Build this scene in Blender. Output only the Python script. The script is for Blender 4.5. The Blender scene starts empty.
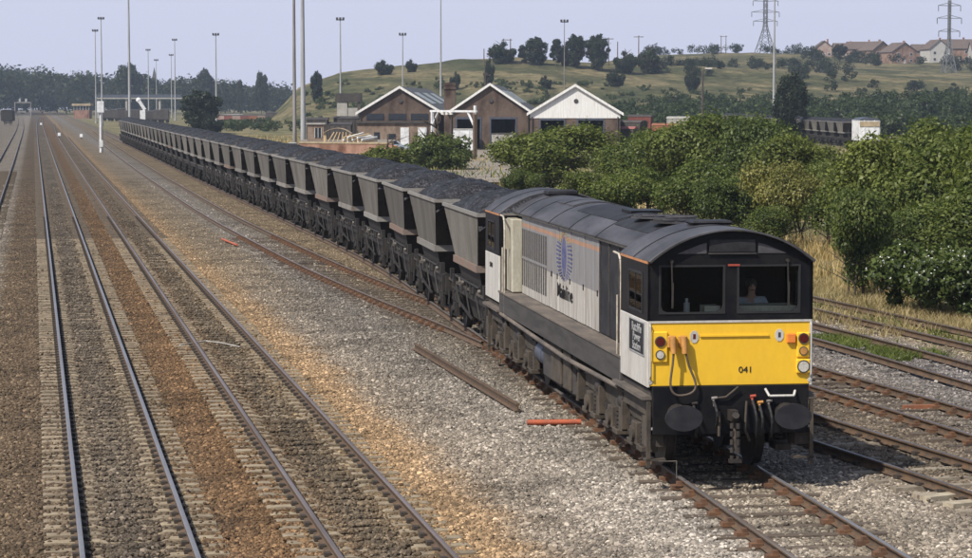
import bpy, math, random
import numpy as np
from mathutils import Vector, Matrix
random.seed(7); rng = np.random.default_rng(7)
SC = bpy.context.scene; COL = SC.collection; R = math.radians

# ------------------------------------------------------------------ camera
FPX = 2400.0; CAMH = 6.0                       # focal length in photo pixels, eye height above the rails
TH = math.atan(177 / FPX); PSI = math.atan(452.5 / FPX * math.cos(TH))
FW = np.array([math.sin(PSI) * math.cos(TH), math.cos(PSI) * math.cos(TH), -math.sin(TH)])
RT = np.array([math.cos(PSI), -math.sin(PSI), 0.0]); UP = np.cross(RT, FW); CP = np.array([0, 0, CAMH])
cam = bpy.data.cameras.new("Camera"); cam.sensor_width = 36; cam.lens = FPX / 972 * 36
cam.clip_start = 0.5; cam.clip_end = 8000
co = bpy.data.objects.new("Camera", cam); COL.objects.link(co)
co.matrix_world = Matrix(((RT[0], UP[0], -FW[0], 0), (RT[1], UP[1], -FW[1], 0), (RT[2], UP[2], -FW[2], CAMH), (0, 0, 0, 1)))
SC.camera = co

# ------------------------------------------------------------------ light
SUN_EL = R(48); SUN_AZ = math.atan2(-0.82, -0.57)      # direction towards the sun: over the viewer's left shoulder
w = bpy.data.worlds.new("World"); SC.world = w; w.use_nodes = True
nt = w.node_tree; nt.nodes.clear()
sky = nt.nodes.new("ShaderNodeTexSky"); sky.sky_type = 'NISHITA'; sky.sun_disc = False
sky.sun_elevation = SUN_EL; sky.sun_rotation = SUN_AZ; sky.air_density = 1.0; sky.dust_density = 2.0; sky.ozone_density = 1.0
hz = nt.nodes.new("ShaderNodeMixRGB"); hz.inputs[0].default_value = 0.72; hz.inputs[2].default_value = (7.1, 7.35, 9.3, 1)
bg = nt.nodes.new("ShaderNodeBackground"); bg.inputs[1].default_value = 0.1
wo = nt.nodes.new("ShaderNodeOutputWorld")
stc = nt.nodes.new("ShaderNodeTexCoord"); ssp = nt.nodes.new("ShaderNodeSeparateXYZ"); smr = nt.nodes.new("ShaderNodeMapRange")
smr.inputs[1].default_value = 0.04; smr.inputs[2].default_value = 0.36; smr.inputs[3].default_value = 0.88; smr.inputs[4].default_value = 0.05
nt.links.new(stc.outputs['Generated'], ssp.inputs[0]); nt.links.new(ssp.outputs[2], smr.inputs[0]); nt.links.new(smr.outputs[0], hz.inputs[0])
nt.links.new(sky.outputs[0], hz.inputs[1]); nt.links.new(hz.outputs[0], bg.inputs[0]); nt.links.new(bg.outputs[0], wo.inputs[0])
sl = bpy.data.lights.new("Sun", 'SUN'); sl.energy = 5.0; sl.angle = R(0.55); sl.color = (1.0, 0.94, 0.84)
so = bpy.data.objects.new("Sun", sl); COL.objects.link(so)
sd = Vector((math.sin(SUN_AZ) * math.cos(SUN_EL), math.cos(SUN_AZ) * math.cos(SUN_EL), math.sin(SUN_EL)))
so.rotation_euler = sd.to_track_quat('Z', 'Y').to_euler(); so.location = (-60, -60, 80)
SC.view_settings.view_transform = 'Standard'; SC.view_settings.look = 'None'
SC.view_settings.exposure = 0.12; SC.view_settings.gamma = 1.0
SC.render.engine = 'CYCLES'; SC.cycles.use_denoising = True
SC.cycles.max_bounces = 5; SC.cycles.volume_bounces = 0; SC.cycles.transparent_max_bounces = 8
SC.cycles.diffuse_bounces = 3; SC.cycles.glossy_bounces = 2; SC.cycles.transmission_bounces = 3
SC.cycles.caustics_reflective = False; SC.cycles.caustics_refractive = False

# ------------------------------------------------------------------ helpers
def at(px, py, z=0.0):
    d = FW + RT * (px - 486) / FPX - UP * (py - 279) / FPX
    return CP + d * ((z - CAMH) / d[2])
def atd(px, D, z=0.0):
    """point at forward distance D seen in image column px, at height z"""
    f = np.array([math.sin(PSI), math.cos(PSI), 0]); p = f * D + RT * ((px - 486) / FPX * D)
    return np.array([p[0], p[1], z])
def zat(py, D): return CAMH - (py - 102) * D / FPX

def tag(o, label=None, cat=None, group=None, kind=None):
    if label: o["label"] = label
    if cat: o["category"] = cat
    if group: o["group"] = group
    if kind: o["kind"] = kind
    return o
def empty(name, loc=(0, 0, 0), rz=0.0, label=None, cat=None, group=None, kind=None):
    o = bpy.data.objects.new(name, None); o.empty_display_size = 0.3; COL.objects.link(o)
    o.location = loc; o.rotation_euler = (0, 0, rz)
    return tag(o, label, cat, group, kind)
def link(name, me, parent=None, loc=(0, 0, 0), rz=0.0):
    o = bpy.data.objects.new(name, me); COL.objects.link(o); o.location = loc; o.rotation_euler = (0, 0, rz)
    if parent: o.parent = parent
    return o
def copy_tree(o, parent=None):
    c = o.copy(); COL.objects.link(c); c.parent = parent
    for ch in o.children: copy_tree(ch, c)
    return c

def np_mesh(name, V, Fq, mat=None, smooth=False):
    V = np.asarray(V, np.float32); Fq = np.asarray(Fq, np.int32); k = Fq.shape[1]
    me = bpy.data.meshes.new(name); me.vertices.add(len(V)); me.vertices.foreach_set("co", V.ravel())
    me.loops.add(Fq.size); me.loops.foreach_set("vertex_index", Fq.ravel())
    me.polygons.add(len(Fq)); me.polygons.foreach_set("loop_start", np.arange(0, Fq.size, k, dtype=np.int32))
    me.polygons.foreach_set("loop_total", np.full(len(Fq), k, np.int32))
    if smooth: me.polygons.foreach_set("use_smooth", np.ones(len(Fq), bool))
    me.update(calc_edges=True); me.validate()
    if mat: me.materials.append(mat)
    return me

class MB:
    def __init__(s): s.v = []; s.f = []; s.m = []; s.sm = []; s.rng = []
    def add(s, vs, fs, mi=0, smooth=False):
        b = len(s.v); fb = len(s.f); s.v += [tuple(map(float, v)) for v in vs]
        for f in fs: s.f.append([b + i for i in f]); s.m.append(mi); s.sm.append(smooth)
        s.rng.append((b, len(s.v), fb, len(s.f))); return s
    def _join(s):
        b = s.rng.pop(); a = s.rng.pop(); s.rng.append((a[0], b[1], a[2], b[3]))
    def box(s, x0, x1, y0, y1, z0, z1, mi=0):
        return s.hexa([(x0, y0, z0), (x1, y0, z0), (x1, y1, z0), (x0, y1, z0), (x0, y0, z1), (x1, y0, z1), (x1, y1, z1), (x0, y1, z1)], mi)
    def hexa(s, p, mi=0):
        return s.add(p, [(3, 2, 1, 0), (4, 5, 6, 7), (0, 1, 5, 4), (1, 2, 6, 5), (2, 3, 7, 6), (3, 0, 4, 7)], mi)
    def prism(s, prof, a, b, axis='y', mi=0, smooth=False, caps=True):
        n = len(prof)
        def P(u, v, t): return {'y': (u, t, v), 'x': (t, u, v), 'z': (u, v, t)}[axis]
        vs = [P(u, v, a) for u, v in prof] + [P(u, v, b) for u, v in prof]
        fs = [(i, (i + 1) % n, n + (i + 1) % n, n + i) for i in range(n)]
        s.add(vs, fs, mi, smooth)
        if caps: s.add(vs, [list(range(n))[::-1], list(range(n, 2 * n))], mi); s._join()
        return s
    def cyl(s, p0, p1, r0, r1=None, n=10, mi=0, smooth=True, caps=True):
        r1 = r0 if r1 is None else r1
        p0 = Vector(p0); p1 = Vector(p1); d = (p1 - p0).normalized()
        a = d.orthogonal().normalized(); b = d.cross(a); vs = []
        for p, r in ((p0, r0), (p1, r1)):
            for i in range(n):
                t = 2 * math.pi * i / n; vs.append(p + a * (r * math.cos(t)) + b * (r * math.sin(t)))
        s.add(vs, [(i, (i + 1) % n, n + (i + 1) % n, n + i) for i in range(n)], mi, smooth)
        if caps: s.add(vs, [list(range(n))[::-1], list(range(n, 2 * n))], mi); s._join()
        return s
    def bar(s, p0, p1, wd, mi=0):
        return s.cyl(p0, p1, wd * 0.7, n=4, mi=mi, smooth=False)
    def tube(s, pts, r, n=6, mi=0):
        for a, b in zip(pts[:-1], pts[1:]): s.cyl(a, b, r, n=n, mi=mi)
        return s
    def ball(s, c, rx, ry, rz, nu=10, nv=6, mi=0):
        vs = []; fs = []
        for j in range(nv + 1):
            ph = math.pi * j / nv
            for i in range(nu):
                t = 2 * math.pi * i / nu
                vs.append((c[0] + rx * math.sin(ph) * math.cos(t), c[1] + ry * math.sin(ph) * math.sin(t), c[2] + rz * math.cos(ph)))
        for j in range(nv):
            for i in range(nu): fs.append((j * nu + i, j * nu + nu + i, j * nu + nu + (i + 1) % nu, j * nu + (i + 1) % nu))
        return s.add(vs, fs, mi, True)
    def mesh(s, name, mats):
        me = bpy.data.meshes.new(name); me.from_pydata(s.v, [], s.f)
        for m in (mats if isinstance(mats, (list, tuple)) else [mats]): me.materials.append(m)
        me.polygons.foreach_set("material_index", s.m); me.polygons.foreach_set("use_smooth", s.sm); me.update()
        return me
    def pieces(s, gap=0.04):
        """groups of primitives that touch one another"""
        n = len(s.rng); lo = np.array([np.min(s.v[a:b], axis=0) for a, b, _, _ in s.rng]); hi = np.array([np.max(s.v[a:b], axis=0) for a, b, _, _ in s.rng]); par = list(range(n))
        def find(i):
            while par[i] != i: i = par[i]
            return i
        for i in range(n):
            for j in range(i):
                if np.all(lo[i] <= hi[j] + gap) and np.all(lo[j] <= hi[i] + gap): par[find(i)] = find(j)
        g = {}
        for i in range(n): g.setdefault(find(i), []).append(i)
        out = []
        for ids in g.values():
            q = MB()
            for i in ids:
                a, b, f0, f1 = s.rng[i]; base = len(q.v); q.v += s.v[a:b]
                for k in range(f0, f1): q.f.append([base + t - a for t in s.f[k]]); q.m.append(s.m[k]); q.sm.append(s.sm[k])
            out.append(q)
        return out
    def build(s, name, mats, parent=None, loc=(0, 0, 0), rz=0.0, bevel=0.0, split=True):
        ps = s.pieces() if (split and parent and 1 < len(s.rng) < 120) else [s]
        first = None
        for q in ps:
            o = link(name, q.mesh(name, mats), parent, loc, rz); first = first or o
            if bevel:
                bv = o.modifiers.new("edge", 'BEVEL'); bv.width = bevel; bv.segments = 1; bv.limit_method = 'ANGLE'; bv.angle_limit = R(40)
        return first

# ------------------------------------------------------------------ materials
def new_mat(name):
    m = bpy.data.materials.new(name); m.use_nodes = True; nt = m.node_tree
    b = nt.nodes["Principled BSDF"]; return m, nt, b
def N(nt, t, **kw):
    n = nt.nodes.new(t)
    for k, v in kw.items(): setattr(n, k, v)
    return n
def ramp(nt, fac, stops, interp='LINEAR'):
    r = N(nt, "ShaderNodeValToRGB"); e = r.color_ramp; e.interpolation = interp
    while len(e.elements) < len(stops): e.elements.new(0.5)
    for el, (p, c) in zip(e.elements, stops):
        el.position = p; el.color = (c[0], c[1], c[2], 1) if not isinstance(c, (int, float)) else (c, c, c, 1)
    if fac is not None: nt.links.new(fac, r.inputs[0])
    return r
def coords(nt, scale=(1, 1, 1), kind='Object'):
    tc = N(nt, "ShaderNodeTexCoord"); mp = N(nt, "ShaderNodeMapping"); mp.inputs['Scale'].default_value = scale
    nt.links.new(tc.outputs[kind], mp.inputs[0]); return mp.outputs[0]
def noise(nt, vec, scale, detail=4, rough=0.6):
    n = N(nt, "ShaderNodeTexNoise"); n.inputs['Scale'].default_value = scale; n.inputs['Detail'].default_value = detail
    n.inputs['Roughness'].default_value = rough
    if vec is not None: nt.links.new(vec, n.inputs['Vector'])
    return n.outputs['Fac']
def mixc(nt, fac, a, b, mode='MIX'):
    m = N(nt, "ShaderNodeMixRGB", blend_type=mode)
    for i, v in ((0, fac), (1, a), (2, b)):
        if isinstance(v, (int, float)): m.inputs[i].default_value = v
        elif isinstance(v, tuple): m.inputs[i].default_value = (*v, 1)
        else: nt.links.new(v, m.inputs[i])
    return m.outputs[0]
def bump(nt, h, strength, dist, b):
    bn = N(nt, "ShaderNodeBump"); bn.inputs['Strength'].default_value = strength; bn.inputs['Distance'].default_value = dist
    nt.links.new(h, bn.inputs['Height']); nt.links.new(bn.outputs[0], b.inputs['Normal'])
MATS = {}
def mat(name, c1, c2=None, sc=(1, 1, 1), ns=2.0, lo=0.4, hi=0.65, rough=0.6, metal=0.0, bmp=0.0, bscale=30, rand=0.0, spec=0.4, grain=.30):
    """painted or weathered surface: base colour c1 with patches of wear / dirt c2"""
    if name in MATS: return MATS[name]
    m, nt, b = new_mat(name); v = coords(nt, sc)
    if rand:      # every copy of a repeated piece is worn in other places
        ob = N(nt, "ShaderNodeObjectInfo"); ml = N(nt, "ShaderNodeVectorMath", operation='MULTIPLY_ADD'); nt.links.new(ob.outputs['Random'], ml.inputs[0]); ml.inputs[1].default_value = (37, 53, 71); nt.links.new(v, ml.inputs[2]); v = ml.outputs[0]
    c2 = c2 or tuple(x * 0.72 for x in c1)
    f = ramp(nt, noise(nt, v, ns, 6, 0.65), [(lo, 0.0), (hi, 1.0)]).outputs[0]
    c = mixc(nt, f, c1, c2)
    fine = noise(nt, v, ns * 14, 3, 0.6)
    c = mixc(nt, grain, c, ramp(nt, fine, [(0.3, 0.55), (0.7, 1.35)]).outputs[0], 'MULTIPLY')
    if rand:
        oi = N(nt, "ShaderNodeObjectInfo"); c = mixc(nt, 1.0, c, ramp(nt, oi.outputs['Random'], [(0, 1 - rand), (1, 1 + rand)]).outputs[0], 'MULTIPLY')
    nt.links.new(c, b.inputs['Base Color']); b.inputs['Roughness'].default_value = rough; b.inputs['Metallic'].default_value = metal
    b.inputs['Specular IOR Level'].default_value = spec
    if bmp: bump(nt, noise(nt, coords(nt, sc), bscale, 4), bmp, 0.02, b)
    MATS[name] = m; return m

M = {}
M['rail_side'] = mat('rail rust', (0.115, 0.072, 0.043), (0.06, 0.045, 0.035), ns=6, rough=0.8)
M['rail_top'] = mat('polished rail head', (0.25, 0.24, 0.245), (0.19, 0.17, 0.165), sc=(1, .05, 1), ns=3, rough=0.36, metal=0.5)
M['rail_top_b'] = mat('worn rail head', (0.26, 0.21, 0.19), (0.17, 0.12, 0.09), sc=(1, .05, 1), ns=3, rough=0.42, metal=0.55)
M['rail_top_d'] = mat('dull rail head', (0.17, 0.15, 0.155), (0.11, 0.085, 0.07), sc=(1, .05, 1), ns=3, rough=0.45, metal=0.5)
M['concrete'] = mat('dusty concrete sleeper', (0.32, 0.265, 0.185), (0.18, 0.14, 0.095), ns=5, lo=.3, hi=.7, rough=0.9, bmp=.3, rand=.22)
M['far_sleeper'] = mat('dirt covered sleeper', (0.135, 0.107, 0.077), (0.095, 0.077, 0.056), ns=2, rough=.9)
M['timber'] = mat('oiled timber sleeper', (0.075, 0.058, 0.045), (0.13, 0.10, 0.075), sc=(1, 8, 1), ns=3, rough=0.85, bmp=.4, rand=.3)
M['pale_timber'] = mat('weathered pale sleeper', (0.30, 0.26, 0.2), (0.16, 0.13, 0.1), sc=(1, 6, 1), ns=3, rough=0.9, rand=.25)
M['clip'] = mat('rail clip', (0.05, 0.04, 0.033), ns=9, rough=0.8)
M['pale_slab'] = mat('bleached slab', (.42, .37, .28), (.27, .23, .17), ns=3, rough=.9)
M['chair'] = mat('rusty rail chair', (0.17, 0.085, 0.045), (0.08, 0.05, 0.035), ns=7, rough=0.85)
M['loco_roof'] = mat('loco roof grey', (0.082, 0.080, 0.088), (0.026, 0.024, 0.025), sc=(1, .4, 1), ns=1.1, lo=.34, hi=.64, rough=0.5, bmp=.12, bscale=8)
M['roof_black'] = mat('sooty roof panel', (0.013, 0.013, 0.016), (0.032, 0.032, 0.036), ns=3, rough=0.6, spec=.25)
M['black'] = mat('black paint', (0.007, 0.0075, 0.010), (0.014, 0.0135, 0.014), ns=3, rough=0.45, spec=.12)
M['frame_black'] = mat('underframe grime', (0.04, 0.035, 0.032), (0.085, 0.068, 0.052), ns=2.5, rough=0.8, bmp=.3)
M['solebar'] = mat('solebar grey', (0.062, 0.057, 0.055), (0.033, 0.03, 0.03), sc=(1, .5, 3), ns=1.6, rough=0.7)
M['ledge'] = mat('dusty walkway', (0.15, 0.125, 0.105), (0.07, 0.062, 0.057), sc=(1, .3, 1), ns=2.2, rough=0.85)
M['bogie'] = mat('brake dusted bogie', (0.085, 0.068, 0.052), (0.028, 0.024, 0.021), ns=3, lo=.35, hi=.7, rough=0.85, bmp=.3)
M['bogie_dark'] = mat('oily dark steel', (0.022, 0.019, 0.018), (0.045, 0.037, 0.031), ns=4, rough=0.6)
M['yellow'] = mat('warning yellow', (0.80, 0.49, 0.030), (0.75, 0.45, 0.032), sc=(1, 1, .5), ns=.9, lo=.4, hi=.8, rough=0.42, grain=.10)
M['white'] = mat('off white paint', (0.50, 0.49, 0.465), (0.36, 0.33, 0.29), sc=(1, 1, .25), ns=2.2, lo=.45, hi=.8, rough=0.5)
M['cream'] = mat('dirty cream paint', (0.42, 0.40, 0.33), (0.27, 0.24, 0.18), sc=(1, 1, .3), ns=2.5, rough=0.6)
M['cream_rail'] = mat('worn cream rail', (0.5, 0.47, 0.40), (0.3, 0.25, 0.2), ns=5, rough=.5)
M['orange'] = mat('orange stripe', (0.48, 0.21, 0.085), (0.34, 0.16, 0.08), ns=3, rough=0.5)
M['orange_box'] = mat('orange plastic', (0.75, 0.22, 0.04), ns=3, rough=0.45)
M['brass'] = mat('jumper plug bronze', (0.55, 0.27, 0.07), (0.35, 0.17, 0.05), ns=6, rough=0.5)
M['rubber'] = mat('black rubber', (0.02, 0.02, 0.022), ns=4, rough=0.7)
M['rubber_grey'] = mat('worn rubber hose', (0.10, 0.075, 0.06), ns=4, rough=0.7)
M['steel'] = mat('bright worn steel', (0.42, 0.40, 0.37), (0.2, 0.17, 0.14), ns=5, rough=0.4, metal=.6)
M['buffer'] = mat('greased buffer face', (0.016, 0.016, 0.02), (0.03, 0.03, 0.034), ns=4, rough=0.5, spec=.3)
M['red'] = mat('faded red paint', (0.36, 0.07, 0.045), ns=4, rough=0.5)
M['louvre'] = mat('louvre shadow gap', (0.05, 0.047, 0.045), (0.09, 0.083, 0.075), sc=(1, 1, 8), ns=3, rough=.8)
M['lens_red'] = mat('tail lamp lens', (0.10, 0.012, 0.008), ns=3, rough=0.15)
M['lens_clear'] = mat('lamp glass', (0.42, 0.40, 0.36), (0.62, 0.60, 0.55), ns=30, rough=0.12)
M['wagon'] = mat('wagon freight grey', (0.162, 0.152, 0.134), (0.072, 0.062, 0.052), sc=(1, 1, .35), ns=1.3, lo=.32, hi=.7, rough=0.75, rand=.3)
M['wagon_end'] = mat('shade darkened sooty end sheet', (0.055, 0.047, 0.042), (0.03, 0.026, 0.025), ns=1.4, rough=.8, rand=.2)  # shade under the sloping hopper ends is put into this colour, besides soot
M['wagon_lip'] = mat('galvanised hopper lip', (0.21, 0.20, 0.185), (0.15, 0.105, 0.08), ns=1.3, lo=.52, hi=.75, rough=0.7, rand=.15)
M['rust_lip'] = mat('rusted hopper lip', (0.20, 0.125, 0.095), (0.17, 0.145, 0.125), ns=1.6, rough=0.85)
m, nt, b = new_mat('coal'); v = coords(nt); vo = N(nt, "ShaderNodeTexVoronoi"); vo.inputs['Scale'].default_value = 13; nt.links.new(v, vo.inputs['Vector'])
hs = N(nt, "ShaderNodeSeparateColor"); nt.links.new(vo.outputs['Color'], hs.inputs[0])
c = mixc(nt, 1.0, ramp(nt, noise(nt, v, 1.2, 5), [(.35, (.014, .014, .016)), (.7, (.034, .034, .039))]).outputs[0], ramp(nt, hs.outputs[0], [(0, .4), (.8, 1.3), (1, 2.6)]).outputs[0], 'MULTIPLY')
nt.links.new(c, b.inputs['Base Color']); b.inputs['Roughness'].default_value = .6; b.inputs['Specular IOR Level'].default_value = .25; bump(nt, vo.outputs['Distance'], .8, .05, b); M['coal'] = m
M['gear'] = mat('wagon running gear', (0.020, 0.018, 0.017), (0.06, 0.05, 0.041), ns=4, lo=.52, hi=.75, rough=0.65, rand=.15)
M['gear_dark'] = mat('greasy wagon frame', (0.018, 0.0165, 0.016), (0.036, 0.03, 0.026), ns=3, rough=0.7)
M['flange'] = mat('worn solebar edge', (0.085, 0.073, 0.062), (0.038, 0.033, 0.03), ns=2.5, rough=.7, rand=.2)
M['bare'] = mat('bare aluminium', (0.38, 0.37, 0.34), (0.24, 0.22, 0.2), ns=4, rough=0.55)
M['galv'] = mat('galvanised mast', (0.36, 0.37, 0.38), (0.26, 0.26, 0.26), sc=(1, 1, .1), ns=2, rough=0.55)
M['mast_dark'] = mat('dark mast steel', (0.25, 0.235, 0.23), (0.15, 0.13, 0.12), sc=(1, 1, .1), ns=2, rough=0.7)
M['pylon'] = mat('weathered pylon steel', (0.17, 0.175, 0.18), (0.12, 0.12, 0.12), ns=1, rough=.7)
M['house_roof'] = mat('brown roof tiles', (0.13, 0.095, 0.08), (0.09, 0.07, 0.06), ns=1, rough=.9)
M['sig_white'] = mat('signal white', (0.72, 0.74, 0.76), (0.5, 0.5, 0.5), ns=2, rough=0.5)
M['dark_metal'] = mat('weathered dark steel', (0.045, 0.042, 0.042), (0.08, 0.065, 0.055), ns=2, rough=0.7, rand=.25)
M['slate'] = mat('grey asbestos roof', (0.10, 0.105, 0.115), (0.065, 0.068, 0.07), sc=(1, .2, 1), ns=1.5, rough=0.85)
M['skylight'] = mat('dirty skylight', (0.28, 0.31, 0.29), (0.18, 0.2, 0.18), ns=2, rough=0.35)
M['white_board'] = mat('white boarding', (0.74, 0.74, 0.73), (0.6, 0.59, 0.56), sc=(3, 1, .2), ns=2, rough=0.6)
M['dark_in'] = mat('shed darkness', (0.03, 0.028, 0.026), ns=1, rough=0.9)
M['cab_in'] = mat('dark cab lining', (0.012, 0.011, 0.011), ns=2, rough=.9, spec=.1)
M['concrete_wall'] = mat('pale concrete', (0.38, 0.37, 0.34), (0.25, 0.24, 0.22), ns=.6, rough=0.9)
M['tan_stone'] = mat('sandy coping', (0.40, 0.32, 0.21), (0.26, 0.2, 0.13), ns=1, rough=0.9)
M['new_wood'] = mat('pale new timber', (0.55, 0.42, 0.24), (0.42, 0.3, 0.17), ns=1, rough=0.8)
M['old_wood'] = mat('weathered brown pole', (0.13, 0.085, 0.055), (0.08, 0.055, 0.04), sc=(1, 1, .1), ns=3, rough=0.9)
M['bark'] = mat('bark', (0.09, 0.07, 0.05), (0.05, 0.04, 0.03), sc=(1, 1, .2), ns=4, rough=0.95, bmp=.5)
M['red_van'] = mat('bauxite red wagon', (0.18, 0.055, 0.045), (0.2, 0.06, 0.04), ns=.6, rough=0.7, rand=.2)
M['cream_van'] = mat('pale wagon paint', (0.36, 0.29, 0.25), (0.26, 0.13, 0.1), ns=.6, rough=0.7, rand=.2)
M['window'] = mat('window glass', (0.03, 0.035, 0.045), ns=2, rough=0.1)
M['orange_rust'] = mat('orange rust', (0.28, 0.11, 0.055), (0.17, 0.075, 0.045), ns=1, rough=0.85)
M['pink_tarp'] = mat('faded red sheet', (0.36, 0.13, 0.12), (0.25, 0.1, 0.09), ns=.8, rough=0.8)
M['shirt'] = mat('pale blue shirt', (0.5, 0.53, 0.6), ns=3, rough=0.8)
M['skin'] = mat('skin', (0.5, 0.3, 0.22), (0.45, 0.26, 0.19), ns=3, rough=0.6)
M['hair'] = mat('dark hair', (0.03, 0.022, 0.016), ns=5, rough=0.7)

def brick_mat(name, a, b, mortar=(0.28, 0.26, 0.23), row=0.09, wid=0.26):
    m, nt, bs = new_mat(name); tc = N(nt, "ShaderNodeTexCoord"); sp = N(nt, "ShaderNodeSeparateXYZ"); nt.links.new(tc.outputs['Object'], sp.inputs[0])
    ad = N(nt, "ShaderNodeMath", operation='ADD'); nt.links.new(sp.outputs[0], ad.inputs[0]); nt.links.new(sp.outputs[1], ad.inputs[1])
    cb = N(nt, "ShaderNodeCombineXYZ"); nt.links.new(ad.outputs[0], cb.inputs[0]); nt.links.new(sp.outputs[2], cb.inputs[1])
    bt = N(nt, "ShaderNodeTexBrick"); bt.inputs['Scale'].default_value = 1; bt.inputs['Brick Width'].default_value = wid; bt.inputs['Row Height'].default_value = row
    bt.inputs['Mortar Size'].default_value = 0.012; bt.inputs['Color1'].default_value = (*a, 1); bt.inputs['Color2'].default_value = (*b, 1); bt.inputs['Mortar'].default_value = (*mortar, 1)
    nt.links.new(cb.outputs[0], bt.inputs[0])
    v = coords(nt, (1, 1, .5)); f = ramp(nt, noise(nt, v, .7, 5), [(.42, 0.0), (.66, 1.0)]).outputs[0]
    c = mixc(nt, f, bt.outputs[0], tuple(x * .32 for x in a)); nt.links.new(c, bs.inputs['Base Color']); bs.inputs['Roughness'].default_value = .9
    return m
M['brick'] = brick_mat('brown brick', (0.11, 0.06, 0.039), (0.075, 0.044, 0.031), (0.16, 0.14, 0.12))
M['brick_tan'] = brick_mat('sandy brick', (0.26, 0.165, 0.105), (0.19, 0.12, 0.08))
M['brick_red'] = brick_mat('red brick', (0.33, 0.13, 0.075), (0.25, 0.10, 0.06))
M['house_brick'] = brick_mat('orange house brick', (0.33, 0.17, 0.10), (0.27, 0.135, 0.085))
M['brick_wall'] = brick_mat('orange red brick', (0.36, 0.16, 0.09), (0.28, 0.12, 0.075))

# glass of the cab
m, nt, b = new_mat('cab glass'); nt.nodes.remove(b); out = nt.nodes['Material Output']
tr = N(nt, "ShaderNodeBsdfTransparent"); tr.inputs[0].default_value = (0.86, 0.89, 0.88, 1); gl = N(nt, "ShaderNodeBsdfGlossy"); gl.inputs['Roughness'].default_value = 0.02
fr = N(nt, "ShaderNodeFresnel"); fr.inputs[0].default_value = 1.2; mx = N(nt, "ShaderNodeMixShader")
nt.links.new(fr.outputs[0], mx.inputs[0]); nt.links.new(tr.outputs[0], mx.inputs[1]); nt.links.new(gl.outputs[0], mx.inputs[2]); nt.links.new(mx.outputs[0], out.inputs[0])
M['glass'] = m

# hood side: two greys with an orange line (paint bands at fixed heights)
m, nt, b = new_mat('hood paint'); v = coords(nt); sp = N(nt, "ShaderNodeSeparateXYZ"); nt.links.new(v, sp.inputs[0])
mr = N(nt, "ShaderNodeMapRange"); mr.inputs[1].default_value = 1.5; mr.inputs[2].default_value = 3.7; nt.links.new(sp.outputs[2], mr.inputs[0])
zz = lambda z: (z - 1.5) / 2.2
lightg = (0.45, 0.435, 0.405); midg = (0.225, 0.228, 0.243)
c = ramp(nt, mr.outputs[0], [(0, lightg), (zz(2.48), midg), (zz(3.25), (0.40, 0.22, 0.14)), (zz(3.33), midg)], 'CONSTANT').outputs[0]
st = ramp(nt, noise(nt, coords(nt, (1, 2.2, .22)), 3.0, 6, .7), [(.40, 0.0), (.72, 0.85)]).outputs[0]
c = mixc(nt, st, c, (0.14, 0.11, 0.085)); nt.links.new(c, b.inputs['Base Color']); b.inputs['Roughness'].default_value = .55
M['hood'] = m

# foliage
def leaf_mat(name, dark, lite, tint=(1, 1, 1), trans=0.35, nsc=0.6):
    m, nt, b = new_mat(name); nt.nodes.remove(b); out = nt.nodes['Material Output']
    g = N(nt, "ShaderNodeNewGeometry"); oi = N(nt, "ShaderNodeObjectInfo")
    nz = noise(nt, g.outputs['Position'], nsc, 3)
    a = N(nt, "ShaderNodeMath", operation='MULTIPLY_ADD'); nt.links.new(g.outputs['Random Per Island'], a.inputs[0]); a.inputs[1].default_value = .55; nt.links.new(nz, a.inputs[2])
    s = N(nt, "ShaderNodeMath", operation='SUBTRACT'); nt.links.new(a.outputs[0], s.inputs[0]); s.inputs[1].default_value = .27
    c = ramp(nt, s.outputs[0], [(.18, dark), (.8, lite)]).outputs[0]
    c = mixc(nt, 1.0, c, ramp(nt, oi.outputs['Random'], [(0, (.78, .82, .8)), (.5, (1, 1, .95)), (1, (1.1, 1.05, .9))]).outputs[0], 'MULTIPLY')
    d = N(nt, "ShaderNodeBsdfDiffuse"); t = N(nt, "ShaderNodeBsdfTranslucent"); gl = N(nt, "ShaderNodeBsdfGlossy"); gl.inputs['Roughness'].default_value = .45; gl.inputs[0].default_value = (.6, .6, .6, 1)
    nt.links.new(c, d.inputs[0]); nt.links.new(mixc(nt, 1.0, c, (1.1, 1.25, .6), 'MULTIPLY'), t.inputs[0])
    x = N(nt, "ShaderNodeMixShader"); x.inputs[0].default_value = trans; nt.links.new(d.outputs[0], x.inputs[1]); nt.links.new(t.outputs[0], x.inputs[2])
    y = N(nt, "ShaderNodeMixShader"); y.inputs[0].default_value = .02; nt.links.new(x.outputs[0], y.inputs[1]); nt.links.new(gl.outputs[0], y.inputs[2]); nt.links.new(y.outputs[0], out.inputs[0])
    return m
M['leaf'] = leaf_mat('hawthorn leaves', (0.045, 0.066, 0.017), (0.17, 0.20, 0.058))
M['leaf_olive'] = leaf_mat('olive leaves', (0.075, 0.085, 0.026), (0.27, 0.255, 0.09))
M['leaf_dark'] = leaf_mat('dark leaves', (0.036, 0.055, 0.019), (0.14, 0.172, 0.05))
M['leaf_far'] = leaf_mat('distant leaves', (0.013, 0.022, 0.015), (0.038, 0.052, 0.026), nsc=.06)
M['leaf_mid'] = leaf_mat('plantation leaves', (0.032, 0.05, 0.024), (0.075, 0.10, 0.04), nsc=.1)
M['straw'] = leaf_mat('dry grass', (0.24, 0.18, 0.09), (0.48, 0.38, 0.21), trans=.25)
M['weed'] = leaf_mat('green weeds', (0.06, 0.085, 0.02), (0.16, 0.19, 0.05))
M['petal'] = mat('white petals', (0.8, 0.8, 0.76), ns=3, rough=.7)

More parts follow.
